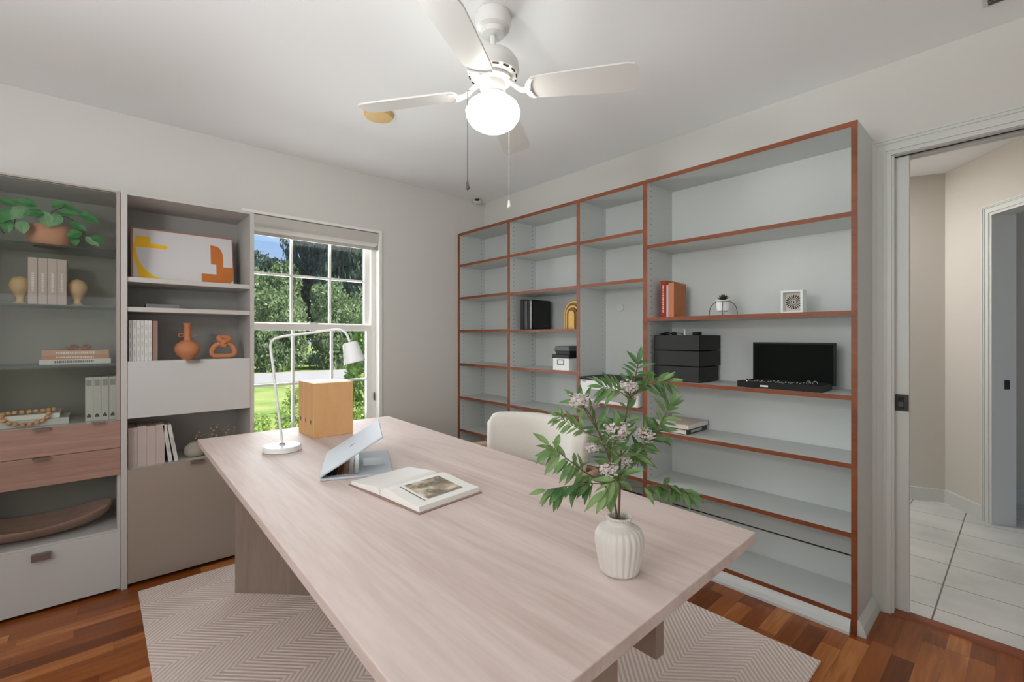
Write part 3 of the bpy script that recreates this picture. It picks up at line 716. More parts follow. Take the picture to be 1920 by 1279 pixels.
for k in range(16):
    y = 0.62 + 0.30 * (k + 0.5) / 16 + random.uniform(-.004, .004); x = 2.365 + random.uniform(0, 0.06)
    if k < 2:
        r = 0.009; bm = B(); tube(bm, [(x, y + r * math.cos(q * PI / 8), zj + 0.011 + r * math.sin(q * PI / 8)) for q in range(16)], 0.0018, 6, True)
        lab = ('silver ring standing in the jewellery case, the one nearer its right end', 'silver ring standing in the jewellery case, the one nearer its middle')[k]
        o = obj('ring', bm, M_chrome, loc=(x, y, zj), smooth=60); tag(o, lab, 'ring', 'jewellery in the open case')
    else:
        bm = B(); pts = [(x + random.uniform(-.006, .006), y + (q - 2) * 0.006, zj + 0.003 + random.uniform(0, 0.007)) for q in range(5)]
        tube(bm, pts, 0.0016, 5)
        for p in pts[::2]: ball(bm, p, 0.003, u=6, v=4)
        o = obj('earring', bm, M_chrome, loc=(x, y, zj), smooth=60); tag(o, 'small silver earring in the open black case, %s from the case end nearest the doorway' % ORD[k - 2], 'earring', 'jewellery in the open case')
# flat books on lower shelf
zs2 = 0.6985
def book_flat(name, label, x0, x1, y0, y1, z0, z1, cover, spine, group, spine_side='y0', letters=None):
    t = thing(name, label, 'book', ((x0 + x1) / 2, (y0 + y1) / 2, z0), group)
    bm = B(); box(bm, x0, x1, y0, y1, z0, z0 + 0.0025); box(bm, x0, x1, y0, y1, z1 - 0.0025, z1); obj('cover', bm, cover, t)
    i = 0.004
    px = [x0 + i, x1 - i, y0 + i, y1 - i]
    if spine_side == 'y0': sp = (x0, x1, y0, y0 + 0.003); px[2] = y0 + 0.003
    if spine_side == 'x0': sp = (x0, x0 + 0.003, y0, y1); px[0] = x0 + 0.003
    bxo('spine', (*sp, z0 + 0.0025, z1 - 0.0025), spine, t, 0)
    bxo('pages', (*px, z0 + 0.0025, z1 - 0.0025), M_paper, t, 0)
    if letters:
        bm = B(); x = x0 + (x1 - x0) * 0.2; zc = (z0 + z1) / 2; hh = (z1 - z0) * 0.22
        while x < x0 + (x1 - x0) * 0.75:
            w = random.uniform(0.003, 0.007); box(bm, x, x + w, y0 - 0.0004, y0, zc - hh, zc + hh); x += w + 0.0022
        obj('spine_lettering', bm, letters, t)
    return t
book_flat('book', 'dark green spined book at the bottom of the pair on the low shelf', 2.345, 2.575, 1.205, 1.425, zs2, zs2 + 0.028, M_darkgreen, M_darkgreen, 'flat books on the low bookcase shelf', 'y0', letters=M_whitebook)
book_flat('book', 'book with a pale pink cover on top of the pair on the low shelf', 2.35, 2.58, 1.20, 1.42, zs2 + 0.0285, zs2 + 0.054, M_pinkcover, M_page, 'flat books on the low bookcase shelf', 'y0')
bm = B(); box(bm, 2.335, 2.40, 1.285, 1.40, zs2 + 0.0545, zs2 + 0.056); o = obj('paper_tag', bm, M_page, loc=(2.36, 1.34, zs2 + 0.0545)); tag(o, 'white paper slip lying on the pink covered book', 'paper')

# ------------------------------------------------------------------ left cabinets
YC = 2.935; YCB = 3.265
def handle(parent, x, z, w=0.052, hgt=0.014, n='handle'):
    bm = B(); prism(bm, [(YC - 0.0185, z), (YC - 0.0185 - 0.022, z - 0.002), (YC - 0.0185 - 0.022, z - hgt), (YC - 0.0185 - 0.0195, z - hgt), (YC - 0.0185 - 0.0195, z - 0.004), (YC - 0.0185, z - 0.0035)], 'X', x - w / 2, x + w / 2)
    return obj(n, bm, M_handle, parent)
def front_panel(name, parent, x0, x1, z0, z1, m):
    return bxo(name, (x0, x1, YC - 0.018, YC, z0, z1), m, parent, 0.001)
# right open cabinet
sc = thing('shelf_cabinet', 'tall greige open shelf cabinet with flap fronts beside the window', 'cabinet', (0.37, 3.1, 0))
x0, x1 = 0.084, 0.660; xi0, xi1 = 0.108, 0.640
bxo('side_panel', (x0, xi0, YC - 0.018, YCB, 0, 1.932), M_cabg, sc, 0.001)
bxo('side_panel', (xi1, x1, YC - 0.018, YCB, 0, 1.932), M_cabg, sc, 0.001)
bxo('top_panel', (xi0, xi1, YC - 0.018, YCB, 1.918, 1.932), M_cabg, sc, 0.001)
bxo('back_panel', (xi0, xi1, YCB - 0.008, YCB, 0.06, 1.918), M_cabin, sc, 0)
for z0, z1, yf in ((1.496, 1.520, YC - 0.01), (1.350, 1.373, YC - 0.01), (1.086, 1.104, YC), (0.558, 0.575, YC), (0.826, 0.840, YC), (0.045, 0.06, YC)):
    bxo('shelf', (xi0, xi1, yf, YCB - 0.008, z0, z1), M_cabg, sc, 0.001)
f_ = front_panel('flap_front', sc, xi0 + 0.001, xi1 - 0.001, 0.826, 1.106, M_front); handle(f_, 0.372, 1.107, 0.06)
f_ = front_panel('door', sc, xi0 + 0.001, xi1 - 0.001, 0.02, 0.577, M_flap); handle(f_, 0.39, 0.577, 0.06)
# left glass cabinet
gc = thing('display_cabinet', 'tall greige display cabinet with glass front and brown wood drawers', 'cabinet', (-0.18, 3.1, 0))
gx0, gx1 = -0.46, 0.0835; gi0, gi1 = -0.44, 0.070
bxo('side_panel', (gx0, gi0, YC, YCB, 0, 1.932), M_cabg, gc, 0.001)
bxo('side_panel', (gi1, gx1, YC, YCB, 0, 1.932), M_cabg, gc, 0.001)
bxo('top_panel', (gi0, gi1, YC, YCB, 1.918, 1.932), M_cabg, gc, 0.001)
bxo('back_panel', (gi0, gi1, YCB - 0.008, YCB, 0.06, 1.918), M_vit, gc, 0)
for z0, z1 in ((0.806, 0.822), (0.562, 0.576), (0.280, 0.296), (0.045, 0.06)):
    bxo('shelf', (gi0, gi1, YC, YCB - 0.008, z0, z1), M_cabg, gc, 0.001)
for z in (1.645, 1.370, 1.094):
    g_ = bxo('glass_shelf', (gi0, gi1, YC + 0.03, YCB - 0.01, z - 0.003, z + 0.003), M_shelfglass, gc, 0)
    bxo('shelf_edge', (gi0, gi1, YC + 0.028, YC + 0.0299, z - 0.003, z + 0.003), M_glassedge, g_, 0)
gd = bxo('glass_door', (gx0 + 0.012, gx1 - 0.016, YC - 0.010, YC - 0.006, 0.830, 1.922), M_glass, gc, 0)
bm = B(); box(bm, gx1 - 0.016, gx1 - 0.002, YC - 0.018, YC - 0.002, 0.826, 1.928); box(bm, gx0, gx0 + 0.012, YC - 0.018, YC - 0.002, 0.826, 1.928)
box(bm, gx0 + 0.012, gx1 - 0.016, YC - 0.018, YC - 0.002, 1.920, 1.928)
obj('door_frame', bm, mat('door_frame_taupe', srgb(164, 152, 144), 0.4), gd)
handle(gd, 0.005, 0.826, 0.05, 0.006)
for z0, z1 in ((0.692, 0.8205), (0.561, 0.690)):
    f_ = front_panel('drawer', gc, gx0 + 0.001, gx1 - 0.001, z0, z1, M_drawer); handle(f_, -0.185, z1, 0.055, 0.008)
f_ = front_panel('drawer', gc, gx0 + 0.001, gx1 - 0.001, 0.015, 0.289, M_front); handle(f_, -0.185, 0.268, 0.06, 0.03)

# contents: painting
t = thing('painting', 'wide abstract painting with yellow and rust shapes propped on the cabinet shelf', 'painting', (0.36, 3.12, 1.52))
def pt(u, v, d=0.0):   # u 0..1 across, v 0..1 up; leaning back a little
    return Vector((0.128 + 0.465 * u, 3.085 + 0.05 * v - d, 1.5205 + 0.285 * v))
def slab(name, poly, m, d0, d1, parent):
    bm = B(); a_ = [bm.verts.new(pt(u, v, d0)) for u, v in poly]; b_ = [bm.verts.new(pt(u, v, d1)) for u, v in poly]
    bm.faces.new(a_); bm.faces.new(list(reversed(b_)))
    for i in range(len(poly)): bm.faces.new((a_[i], b_[i], b_[(i + 1) % len(poly)], a_[(i + 1) % len(poly)]))
    return obj(name, bm, m, parent)
slab('frame', [(0, 0), (1, 0), (1, 1), (0, 1)], M_ply, -0.02, 0.0, t)
cnv = slab('canvas', [(0.02, 0.0), (0.99, 0.0), (0.99, 0.975), (0.02, 0.975)], M_canvas, 0.0, 0.001, t)
arc = [(0.045 + 0.26 * (1 - math.cos(q)) , 0.62 - 0.56 * math.sin(q)) for q in [PI / 2 * k / 10 for k in range(11)]]
slab('yellow_shape', [(0.04, 0.84), (0.175, 0.84), (0.175, 0.72), (0.33, 0.70), (0.33, 0.635), (0.05, 0.63)] + arc[1:] + [(0.07, 0.06), (0.05, 0.3), (0.02, 0.45), (0.02, 0.7), (0.04, 0.72)], M_yellow, 0.0008, 0.0016, cnv)
slab('rust_shape', [(0.66, 0.04), (0.955, 0.04), (0.99, 0.12), (0.99, 0.38), (0.89, 0.38), (0.89, 0.62), (0.875, 0.72), (0.84, 0.79), (0.76, 0.82), (0.76, 0.42), (0.815, 0.42), (0.815, 0.22), (0.66, 0.22)], M_rust, 0.0008, 0.0016, cnv)
o = bxo('storage_case', (0.185, 0.33, 3.03, 3.15, 1.373, 1.398), mat('grey_case', srgb(128, 126, 124), 0.5), None, 0.004, loc=(0.26, 3.09, 1.373)); tag(o, 'flat grey case lying on the narrow cabinet shelf under the painting', 'case')
# magazines
zf = 1.1042
for i in range(6):
    x = 0.114 + i * 0.0152
    m_ = thing('magazine', 'thin white spined magazine, %s from the glass cabinet in the row beside the terracotta vase' % ORD[i], 'magazine', (x, 3.05, zf), 'white magazines in the cabinet')
    bxo('cover', (x, x + 0.0140, 2.955, 3.14, zf, zf + 0.204), M_whitebook, m_, 0.001)
    bm = B()
    for k in range(4):
        z = zf + 0.02 + 0.045 * k + random.uniform(0, .01); box(bm, x + 0.0045, x + 0.0095, 2.9546, 2.955, z, z + random.uniform(0.012, 0.032))
    obj('spine_print', bm, M_ink, m_)
def bookY(name, label, x0, x1, y0, y1, z0, z1, m, group, letters=None, mark=None, tilt=0):
    """book standing with its spine facing -Y"""
    t = thing(name, label, 'book', ((x0 + x1) / 2, y0, z0), group)
    bxo('spine', (x0, x1, y0, y0 + 0.003, z0, z1), m, t, 0.001)
    bm = B(); box(bm, x0, x0 + 0.0022, y0 + 0.003, y1, z0, z1); box(bm, x1 - 0.0022, x1, y0 + 0.003, y1, z0, z1); obj('cover', bm, m, t)
    bxo('pages', (x0 + 0.0022, x1 - 0.0022, y0 + 0.003, y1 - 0.004, z0 + 0.003, z1 - 0.003), M_paper, t, 0)
    if letters:
        bm = B(); z = z0 + (z1 - z0) * 0.28; xc = (x0 + x1) / 2
        while z < z0 + (z1 - z0) * 0.66:
            h = random.uniform(0.004, 0.008); box(bm, xc - 0.004, xc + 0.004, y0 - 0.0004, y0, z, z + h); z += h + 0.0028
        obj('spine_lettering', bm, letters, t)
    if tilt: t.rotation_euler = (0, tilt, 0)
    return t
bookY('book', 'thin brown book beside the white magazines in the cabinet', 0.2065, 0.229, 2.965, 3.14, zf, zf + 0.203, M_brownbook, 'books beside the magazines')
# terracotta bottle vase
vx, vy = 0.360, 3.02
t = thing('bottle_vase', 'round terracotta bottle vase with two tiny ear handles in the cabinet', 'vase', (vx, vy, zf))
bm = B(); lathe(bm, [(0.026, 0.0), (0.028, 0.008), (0.045, 0.022), (0.056, 0.045), (0.057, 0.062), (0.050, 0.082), (0.032, 0.096), (0.0175, 0.104), (0.0155, 0.12), (0.0155, 0.185), (0.019, 0.190), (0.019, 0.196), (0.014, 0.196), (0.012, 0.17), (0.001, 0.17)], (vx, vy, zf), 48)
obj('vase_body', bm, M_terra, t, smooth=50)
for s in (-1, 1):
    bm = B(); tube(bm, [(vx + s * (0.027 + 0.011 * math.cos(q * PI / 8)), vy, zf + 0.13 + 0.009 * math.sin(q * PI / 8)) for q in range(16)], 0.0025, 6, True); obj('ear_handle', bm, M_terra, t, smooth=60)
# knot sculpture
kx, ky = 0.528, 3.02
bm = B()
loop = smoothpts([(kx - 0.012, ky, zf + 0.086), (kx - 0.042, ky - 0.004, zf + 0.070), (kx - 0.056, ky, zf + 0.038), (kx - 0.042, ky, zf + 0.0165), (kx, ky, zf + 0.0145), (kx + 0.042, ky, zf + 0.0165), (kx + 0.056, ky, zf + 0.038), (kx + 0.042, ky + 0.004, zf + 0.072), (kx + 0.012, ky, zf + 0.088), (kx - 0.016, ky - 0.008, zf + 0.104), (kx - 0.022, ky, zf + 0.118), (kx, ky + 0.006, zf + 0.120), (kx + 0.026, ky + 0.004, zf + 0.116), (kx + 0.022, ky - 0.004, zf + 0.102), (kx, ky - 0.014, zf + 0.094), (kx - 0.008, ky - 0.012, zf + 0.078), (kx + 0.008, ky - 0.008, zf + 0.072)], 6)
tube(bm, loop, 0.0138, 12)
o = obj('knot_sculpture', bm, M_terra, loc=(kx, ky, zf), smooth=60); tag(o, 'terracotta knotted loop sculpture in the cabinet beside the window', 'sculpture')
# lower books in open cabinet
zl = 0.5752
for i, (w) in enumerate((0.036, 0.036, 0.036, 0.036)):
    bookY('book', 'pale pink cloth book on the lower cabinet shelf, %s from the glass cabinet' % ORD[i], 0.112 + i * 0.0365, 0.112 + i * 0.0365 + w, 2.965, 3.13, zl, zl + 0.197 + (0.004 if i % 2 else 0), M_pinkbook, 'pink books on the lower cabinet shelf', letters=M_ink)
for k, (x, sl, lab) in enumerate(((0.262, -0.13, 'white paperback leaning on the pink books, the inner one'), (0.287, -0.16, 'white paperback leaning outermost beside the pink books'))):
    t = bookY('book', lab, x, x + 0.0165, 2.965, 3.12, zl, zl + 0.196, M_whitebook, 'leaning books on the lower cabinet shelf', letters=M_ink)
    t.location.x += 0.012; t.location.z += 0.0015; t.rotation_euler = (0, sl, 0)
# low stone vase with dried flowers
sx, sy = 0.395, 3.03
t = thing('stone_vase', 'squat grey stone vase on the lower cabinet shelf behind the desk corner', 'vase', (sx, sy, zl))
bm = B(); lathe(bm, [(0.03, 0.0), (0.046, 0.008), (0.052, 0.03), (0.046, 0.055), (0.030, 0.068), (0.026, 0.076), (0.022, 0.076), (0.020, 0.06), (0.001, 0.06)], (sx, sy, zl), 36)
obj('vase_body', bm, M_stone, t, smooth=50)
t = thing('dried_flower_bunch', 'small bunch of golden dried flowers behind the desk corner in the cabinet', 'dried flowers', (0.50, 3.05, zl))
bm = B(); bm2 = B()
for k in range(26):
    a_ = random.uniform(0, 2 * PI); el = random.uniform(0.7, 1.5); L_ = random.uniform(0.12, 0.165)
    tip = Vector((0.50 + math.cos(a_) * math.cos(el) * L_, 3.05 + 0.5 * math.sin(a_) * math.cos(el) * L_, zl + 0.0 + math.sin(el) * L_))
    tube(bm, [(0.50, 3.05, zl + 0.002), tip], 0.0008, 5); ball(bm2, tip, 0.006, random.uniform(.7, 1.3), 1, random.uniform(.6, 1.2), 8, 6)
obj('stems', bm, M_stem, t); obj('flower_heads', bm2, mat('dried_gold', srgb(176, 146, 104), 0.8, var=0.3, vscale=60), t, smooth=60)

# display cabinet contents
zp = 1.648
px_, py_ = -0.165, 3.075
t = thing('potted_plant', 'trailing green plant in a wide terracotta pot on the top glass shelf', 'plant', (px_, py_, zp))
bm = B(); lathe(bm, [(0.060, 0.0), (0.074, 0.015), (0.079, 0.05), (0.079, 0.096), (0.073, 0.096), (0.070, 0.085), (0.001, 0.085)], (px_, py_, zp), 44); obj('pot', bm, M_terrapink, t, smooth=40)
bml = B(); bmp = B(); bms = B()
vines = [([(-0.165, 3.05, 1.74), (-0.12, 3.01, 1.79), (-0.06, 2.99, 1.75), (-0.035, 2.985, 1.69), (0.0, 2.985, 1.672)]),
         ([(-0.165, 3.05, 1.74), (-0.22, 3.01, 1.80), (-0.29, 3.0, 1.77), (-0.315, 3.0, 1.71), (-0.305, 2.995, 1.68)]),
         ([(-0.165, 3.05, 1.74), (-0.13, 3.0, 1.80), (-0.06, 2.99, 1.805), (-0.03, 2.99, 1.77)]),
         ([(-0.165, 3.05, 1.74), (-0.19, 3.0, 1.80), (-0.26, 2.98, 1.78), (-0.275, 2.975, 1.70)]),
         ([(-0.165, 3.05, 1.74), (-0.16, 3.02, 1.80), (-0.12, 3.02, 1.835)])]
for v in vines: tube(bms, smoothpts(v, 5), 0.002, 6)
spec = [(-0.13, 2.985, 1.795, -0.4, -0.9, .075, .05, 1), (-0.185, 2.985, 1.80, 0.25, -1.0, .08, .052, 1), (-0.10, 2.985, 1.765, 0.9, -0.5, .075, .038, 0), (-0.23, 2.98, 1.805, -0.5, -0.6, .085, .055, 1),
        (-0.14, 2.98, 1.80, 0.9, 0.05, .08, .042, 0), (-0.29, 2.98, 1.79, -0.4, -1.1, .075, .05, 0), (-0.25, 2.975, 1.745, 0.1, -1.2, .065, .045, 1), (-0.30, 2.985, 1.75, 0.2, -1.3, .07, .045, 0),
        (-0.08, 2.985, 1.81, 0.9, -0.25, .075, .045, 0), (-0.05, 2.98, 1.795, 0.9, -0.35, .06, .045, 0), (-0.13, 2.99, 1.84, 0.9, -0.25, .075, .03, 0), (-0.055, 2.975, 1.72, -0.9, -0.5, .062, .045, 0),
        (-0.045, 2.98, 1.70, 0.8, -0.6, .065, .034, 1), (-0.02, 2.985, 1.71, 0.7, -0.5, .05, .04, 0), (-0.2, 2.99, 1.82, -0.9, 0.1, .08, .045, 0), (-0.16, 2.99, 1.825, 0.6, 0.3, .06, .04, 0), (-0.085, 2.98, 1.70, 0.2, -1, .05, .035, 0),
        (-0.26, 2.99, 1.81, -0.9, 0.2, .07, .04, 0), (-0.18, 2.98, 1.79, -0.6, -0.2, .075, .04, 0)]
for x, y, z, dx, dz, L_, w_, pale in spec:
    leaf(bmp if pale else bml, (x, y, z), (dx, -0.25, dz), (random.uniform(-.2, .2), -1, 0.5), L_, w_ * 1.1, 0.2, 0.1)
obj('vines', bms, mat('vine_dark', srgb(50, 66, 40), 0.7), t, smooth=60); obj('leaves', bml, M_leaf_tr, t, smooth='leaf'); obj('pale_leaves', bmp, M_leaf_tr2, t, smooth='leaf')
for i in range(4):
    x = -0.233 + i * 0.0315
    bookY('book', 'pale pink book between the turned bookends, %s counting towards the door frame' % ORD[i], x, x + 0.0305, 2.995, 3.16, 1.3732, 1.3732 + 0.212 - i * 0.0, M_pinkbook, 'pink books between the bookends', letters=M_inkw)
for x, lab in ((-0.262, 'turned wooden ball bookend at the outer end of the pink books'), (-0.073, 'turned wooden ball bookend at the inner end of the pink books, near the door frame')):
    bm = B(); lathe(bm, [(0.025, 0.0), (0.025, 0.006), (0.015, 0.012), (0.013, 0.03), (0.018, 0.04), (0.024, 0.048), (0.034, 0.068), (0.037, 0.088), (0.034, 0.106), (0.022, 0.124), (0.001, 0.131)], (x, 3.06, 1.3732), 36)
    o = obj('bookend', bm, M_beige, loc=(x, 3.06, 1.3732), smooth=50); tag(o, lab, 'bookend', 'ball bookends')
z = 1.0972
book_flat('book', 'white book at the bottom of the lying stack on the glass shelf', -0.198, 0.048, 3.0, 3.16, z, z + 0.0235, M_whitebook, M_whitebook, 'lying books on the lowest glass shelf', letters=M_greyd)
book_flat('book', 'thin rust book in the middle of the lying stack on the glass shelf', -0.190, 0.042, 3.0, 3.16, z + 0.024, z + 0.041, M_terra, M_terra, 'lying books on the lowest glass shelf', letters=M_inkw)
book_flat('book', 'tan book on top of the lying stack on the glass shelf', -0.190, 0.040, 3.0, 3.16, z + 0.0415, z + 0.066, M_orangebk if 0 else mat('tan_cloth', srgb(190, 150, 120), 0.7), mat('tan_cloth', srgb(190, 150, 120), 0.7), 'lying books on the lowest glass shelf', letters=M_inkw)
for x, lab in ((-0.088, 'curled brown wooden ornament on the lying books, the larger one'), (-0.043, 'curled brown wooden ornament on the lying books, nearer the door frame')):
    bm = B(); tube(bm, smoothpts([(x - 0.022, 3.03, z + 0.079), (x - 0.012, 3.02, z + 0.073), (x + 0.006, 3.03, z + 0.074), (x + 0.015, 3.04, z + 0.081), (x + 0.006, 3.045, z + 0.087), (x - 0.006, 3.035, z + 0.085)], 5), 0.0065, 10)
    o = obj('wooden_curl', bm, mat('brown_curl', srgb(150, 90, 60), 0.4), loc=(x, 3.03, z + 0.0665), smooth=60); tag(o, lab, 'ornament', 'wooden curls on the books')
zb = 0.8222
for i in range(4):
    x = -0.044 + i * 0.0285
    t = bookY('binder', 'white slim binder with grey triangle mark, %s counting towards the door frame' % ORD[i], x, x + 0.0275, 2.985, 3.16, zb, zb + 0.210, M_whitebook, 'white binders in the display cabinet')
    t['category'] = 'binder'
    bm = B(); box(bm, x + 0.004, x + 0.0235, 2.9845, 2.985, zb + 0.168, zb + 0.198); obj('spine_label', bm, M_cabin, t)
    bm = B(); prism(bm, [(x + 0.006, zb + 0.018), (x + 0.0215, zb + 0.018), (x + 0.0215, zb + 0.026), (x + 0.0138, zb + 0.038), (x + 0.006, zb + 0.026)], 'Y', 2.9844, 2.985); obj('spine_mark', bm, M_greyd, t)
book_flat('book', 'wide white book under the bead garland in the display cabinet', -0.42, -0.10, 2.99, 3.18, zb, zb + 0.028, M_whitebook, M_whitebook, 'lying books under the beads')
book_flat('book', 'smaller white book on top, under the bead garland', -0.42, -0.13, 3.0, 3.18, zb + 0.0285, zb + 0.052, M_whitebook, M_page, 'lying books under the beads')
t = thing('bead_garland', 'string of pale wooden beads draped over the white books', 'beads', (-0.24, 3.0, zb + 0.052))
gp = smoothpts([(-0.155, 3.06, zb + 0.0625), (-0.18, 3.04, zb + 0.0625), (-0.215, 3.03, zb + 0.0625), (-0.26, 3.03, zb + 0.0625), (-0.30, 3.02, zb + 0.0625), (-0.315, 2.998, zb + 0.056), (-0.30, 2.979, zb + 0.030), (-0.27, 2.978, zb + 0.016), (-0.235, 2.978, zb + 0.012), (-0.20, 2.978, zb + 0.018), (-0.175, 2.979, zb + 0.030), (-0.165, 2.995, zb + 0.062)], 8)
# even spacing
acc = 0; last = gp[0]; beads = [gp[0]]
for p in gp[1:]:
    acc += (p - last).length; last = p
    if acc > 0.0185: beads.append(p); acc = 0
pb = None
for p in beads:
    if pb is None:
        bm = B(); ball(bm, tuple(p), 0.0095, u=14, v=10); pb = obj('bead', bm, M_bead, t, smooth=60); p0_ = p
    else:
        c = pb.copy(); c.location = p - p0_; c.parent = t; COL.objects.link(c)
bm = B(); tube(bm, gp, 0.001, 5); obj('string', bm, M_stem, t)
# boat dish
bm = B(); NL = 40; NW = 14; cx, cy, zd = -0.215, 3.07, 0.2965
def dishp(i, j, inner):
    u = -1 + 2 * i / NL; a_ = 0.275 if not inner else 0.268
    w = 0.125 * math.sqrt(max(0.0, 1 - abs(u) ** 2.2)) + 0.002
    v = -1 + 2 * j / NW
    rim = 0.062 + 0.045 * u * u
    zz = rim * (0.02 + 0.98 * abs(v) ** 2.0) if abs(v) <= 1 else rim
    zz = rim - (rim - 0.0) * (1 - v * v) * (1 - u * u) ** 0.5 - 0.0
    return Vector((cx + a_ * u, cy + w * v, zd + zz + (0.007 if inner else 0)))
for inner in (0, 1):
    g = [[bm.verts.new(dishp(i, j, inner)) for j in range(NW + 1)] for i in range(NL + 1)]
    for i in range(NL):
        for j in range(NW): bm.faces.new((g[i][j], g[i + 1][j], g[i + 1][j + 1], g[i][j + 1]))
    if inner == 0: g0 = g
for i in range(NL):
    for j in (0, NW): bm.faces.new((g0[i][j], g0[i + 1][j], g[i + 1][j], g[i][j]))
for j in range(NW):
    for i in (0, NL): bm.faces.new((g0[i][j], g0[i][j + 1], g[i][j + 1], g[i][j]))
o = obj('serving_dish', bm, M_dish, loc=(cx, cy, zd), smooth=60); tag(o, 'long boat-shaped brown wooden dish in the open part of the display cabinet', 'dish')

# ------------------------------------------------------------------ rug
bm = B(); box(bm, 0.144, 2.02, 0.508, 2.835, 0.0, 0.009)
o = obj('area_rug', bm, rug_mat(), loc=(0.144, 0.508, 0), bevel=0.003); tag(o, 'pale pink ribbed chevron rug under the desk', 'rug')

# ------------------------------------------------------------------ desk
ZT = 0.74
dk = thing('desk', 'large pale pinkish wood desk with thick top and slab legs', 'desk', (0.8, 1.5, 0.009))
bm = B(); prism(bm, [(0.3515, 2.617), (1.327, 2.610), (1.216, 0.444), (0.300, 0.420)], 'Z', ZT - 0.025, ZT)
obj('desk_top', bm, M_desk, dk, 0.002)
def slabdir(bm, p, d, L_, th, z0, z1):
    d = Vector((d[0], d[1], 0)).normalized(); n_ = Vector((-d.y, d.x, 0)); c = Vector((p[0], p[1], 0)) + d * L_ / 2 + n_ * th / 2
    return obox(bm, c, d, n_, L_ / 2, th / 2, z0, z1)
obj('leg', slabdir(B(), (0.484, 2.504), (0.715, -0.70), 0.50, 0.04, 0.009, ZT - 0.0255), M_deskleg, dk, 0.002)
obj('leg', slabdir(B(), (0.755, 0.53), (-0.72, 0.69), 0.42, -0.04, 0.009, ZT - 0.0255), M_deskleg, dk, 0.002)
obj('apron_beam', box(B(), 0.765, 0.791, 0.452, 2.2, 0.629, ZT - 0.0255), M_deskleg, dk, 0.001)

# three box files
tz = ZT + 0.0002
bf = None
for i, lab in enumerate(('tan board magazine file standing nearest the room, in front of its two twins', 'tan board magazine file in the middle of the three on the desk', 'tan board magazine file nearest the window, behind its two twins')):
    y0 = 2.262 + i * 0.0735; y1 = y0 + 0.0725
    if bf is None:
        t = thing('magazine_file', lab, 'magazine file', (0.765, y0, tz), 'magazine files on the desk'); bf = t
        bm = B(); prism(bm, [(0.765, tz), (0.958, tz), (0.958, tz + 0.262), (0.765, tz + 0.262)], 'Y', y0, y1)
        obj('file_body', bm, M_tan, t, 0.002)
        bm = B(); lathe(bm, [(0.006, 0), (0.010, 0.0), (0.010, 0.0015), (0.006, 0.0015)], (0.7637, (y0 + y1) / 2, tz + 0.075), 20, rot=Matrix.Rotation(PI / 2, 3, 'Y') @ Matrix.Diagonal((1.5, 1, 1)), cap=False); obj('hole_ring', bm, M_chairwood, t)
        bm = B(); lathe(bm, [(0.0085, 0), (0.0085, 0.001)], (0.7643, (y0 + y1) / 2, tz + 0.075), 20, rot=Matrix.Rotation(PI / 2, 3, 'Y') @ Matrix.Diagonal((1.5, 1, 1))); obj('finger_hole', bm, M_dark, t)
    else:
        c = copy_tree(bf); place(c, (0.765, y0, tz), label=lab)
# lamp
lx, ly = 0.586, 2.116
R_ = Vector((0.743, -0.669, 0))
t = thing('desk_lamp', 'slim white desk lamp with bent arm and small cone shade', 'lamp', (lx, ly, tz))
bm = B(); lathe(bm, [(0.070, 0), (0.075, 0.003), (0.075, 0.020), (0.071, 0.024), (0.001, 0.025)], (lx, ly, tz), 48); obj('base', bm, M_white, t, smooth=40)
bm = B(); lathe(bm, [(0.013, 0.024), (0.013, 0.030), (0.007, 0.034), (0.001, 0.034)], (lx, ly, tz), 24); obj('collar', bm, M_chrome, t, smooth=40)
def lp(r, z): return Vector((lx, ly, tz)) + R_ * r + Vector((0, 0, z))
pts = [lp(0, 0.03), lp(-0.012, 0.13), lp(-0.026, 0.24), lp(-0.040, 0.36), lp(-0.0495, 0.428), lp(-0.0505, 0.450), lp(-0.044, 0.468), lp(-0.026, 0.480), lp(0.02, 0.490), (lp(0.12, 0.502)), lp(0.20, 0.514), lp(0.236, 0.518), lp(0.258, 0.512), lp(0.276, 0.494), lp(0.287, 0.466)]
bm = B(); tube(bm, smoothpts(pts, 5), 0.0052, 12); obj('arm', bm, M_white, t, smooth=60)
ax = (lp(0.3125, 0.36) - lp(0.2885, 0.462)).normalized(); rot = Vector((0, 0, 1)).rotation_difference(ax).to_matrix()
bm = B(); lathe(bm, [(0.001, 0.0), (0.026, 0.0), (0.030, 0.004), (0.045, 0.088), (0.043, 0.088), (0.028, 0.008), (0.001, 0.006)], tuple(lp(0.2895, 0.462)), 40, rot=rot, cap=False); sh_ = obj('lamp_shade', bm, M_white, t, smooth=40)
# laptop
A_ = Vector((0.553, 1.576, 0)); E_ = Vector((0.772, 1.480, 0)); G_ = Vector((0.940, 1.786, 0))
ex = (E_ - A_).normalized(); ey = (G_ - E_).normalized(); ey = (ey - ex * ey.dot(ex)).normalized(); LD = 0.239; LW = 0.345
t = thing('laptop', 'silver laptop half closed with its lid leaning low beside the open book', 'laptop', (0.75, 1.68, tz))
def lq(a, b, z): return A_ + ex * a + ey * b + Vector((0, 0, tz + z))
bm = obox(B(), A_ + ex * LD / 2 + ey * LW / 2, ex, ey, LD / 2, LW / 2, tz, tz + 0.009); obj('laptop_base', bm, M_silver, t, 0.003)
key_reflect_cols = [srgb(20, 20, 22), srgb(26, 22, 20), srgb(120, 56, 16), srgb(176, 92, 20), srgb(130, 60, 18), srgb(30, 20, 18)]  # orange and brown rows paint reflected screen light into the key colours
bm = B(); kms = [mat('key_%d' % i, c, 0.4) for i, c in enumerate(key_reflect_cols)]
for r in range(6):
    for c in range(14):
        a0 = 0.018 + r * 0.018; b0 = 0.030 + c * 0.0205
        obox(bm, A_ + ex * (a0 + 0.008) + ey * (b0 + 0.009), ex, ey, 0.0078, 0.0092, tz + 0.009, tz + 0.0105, r)
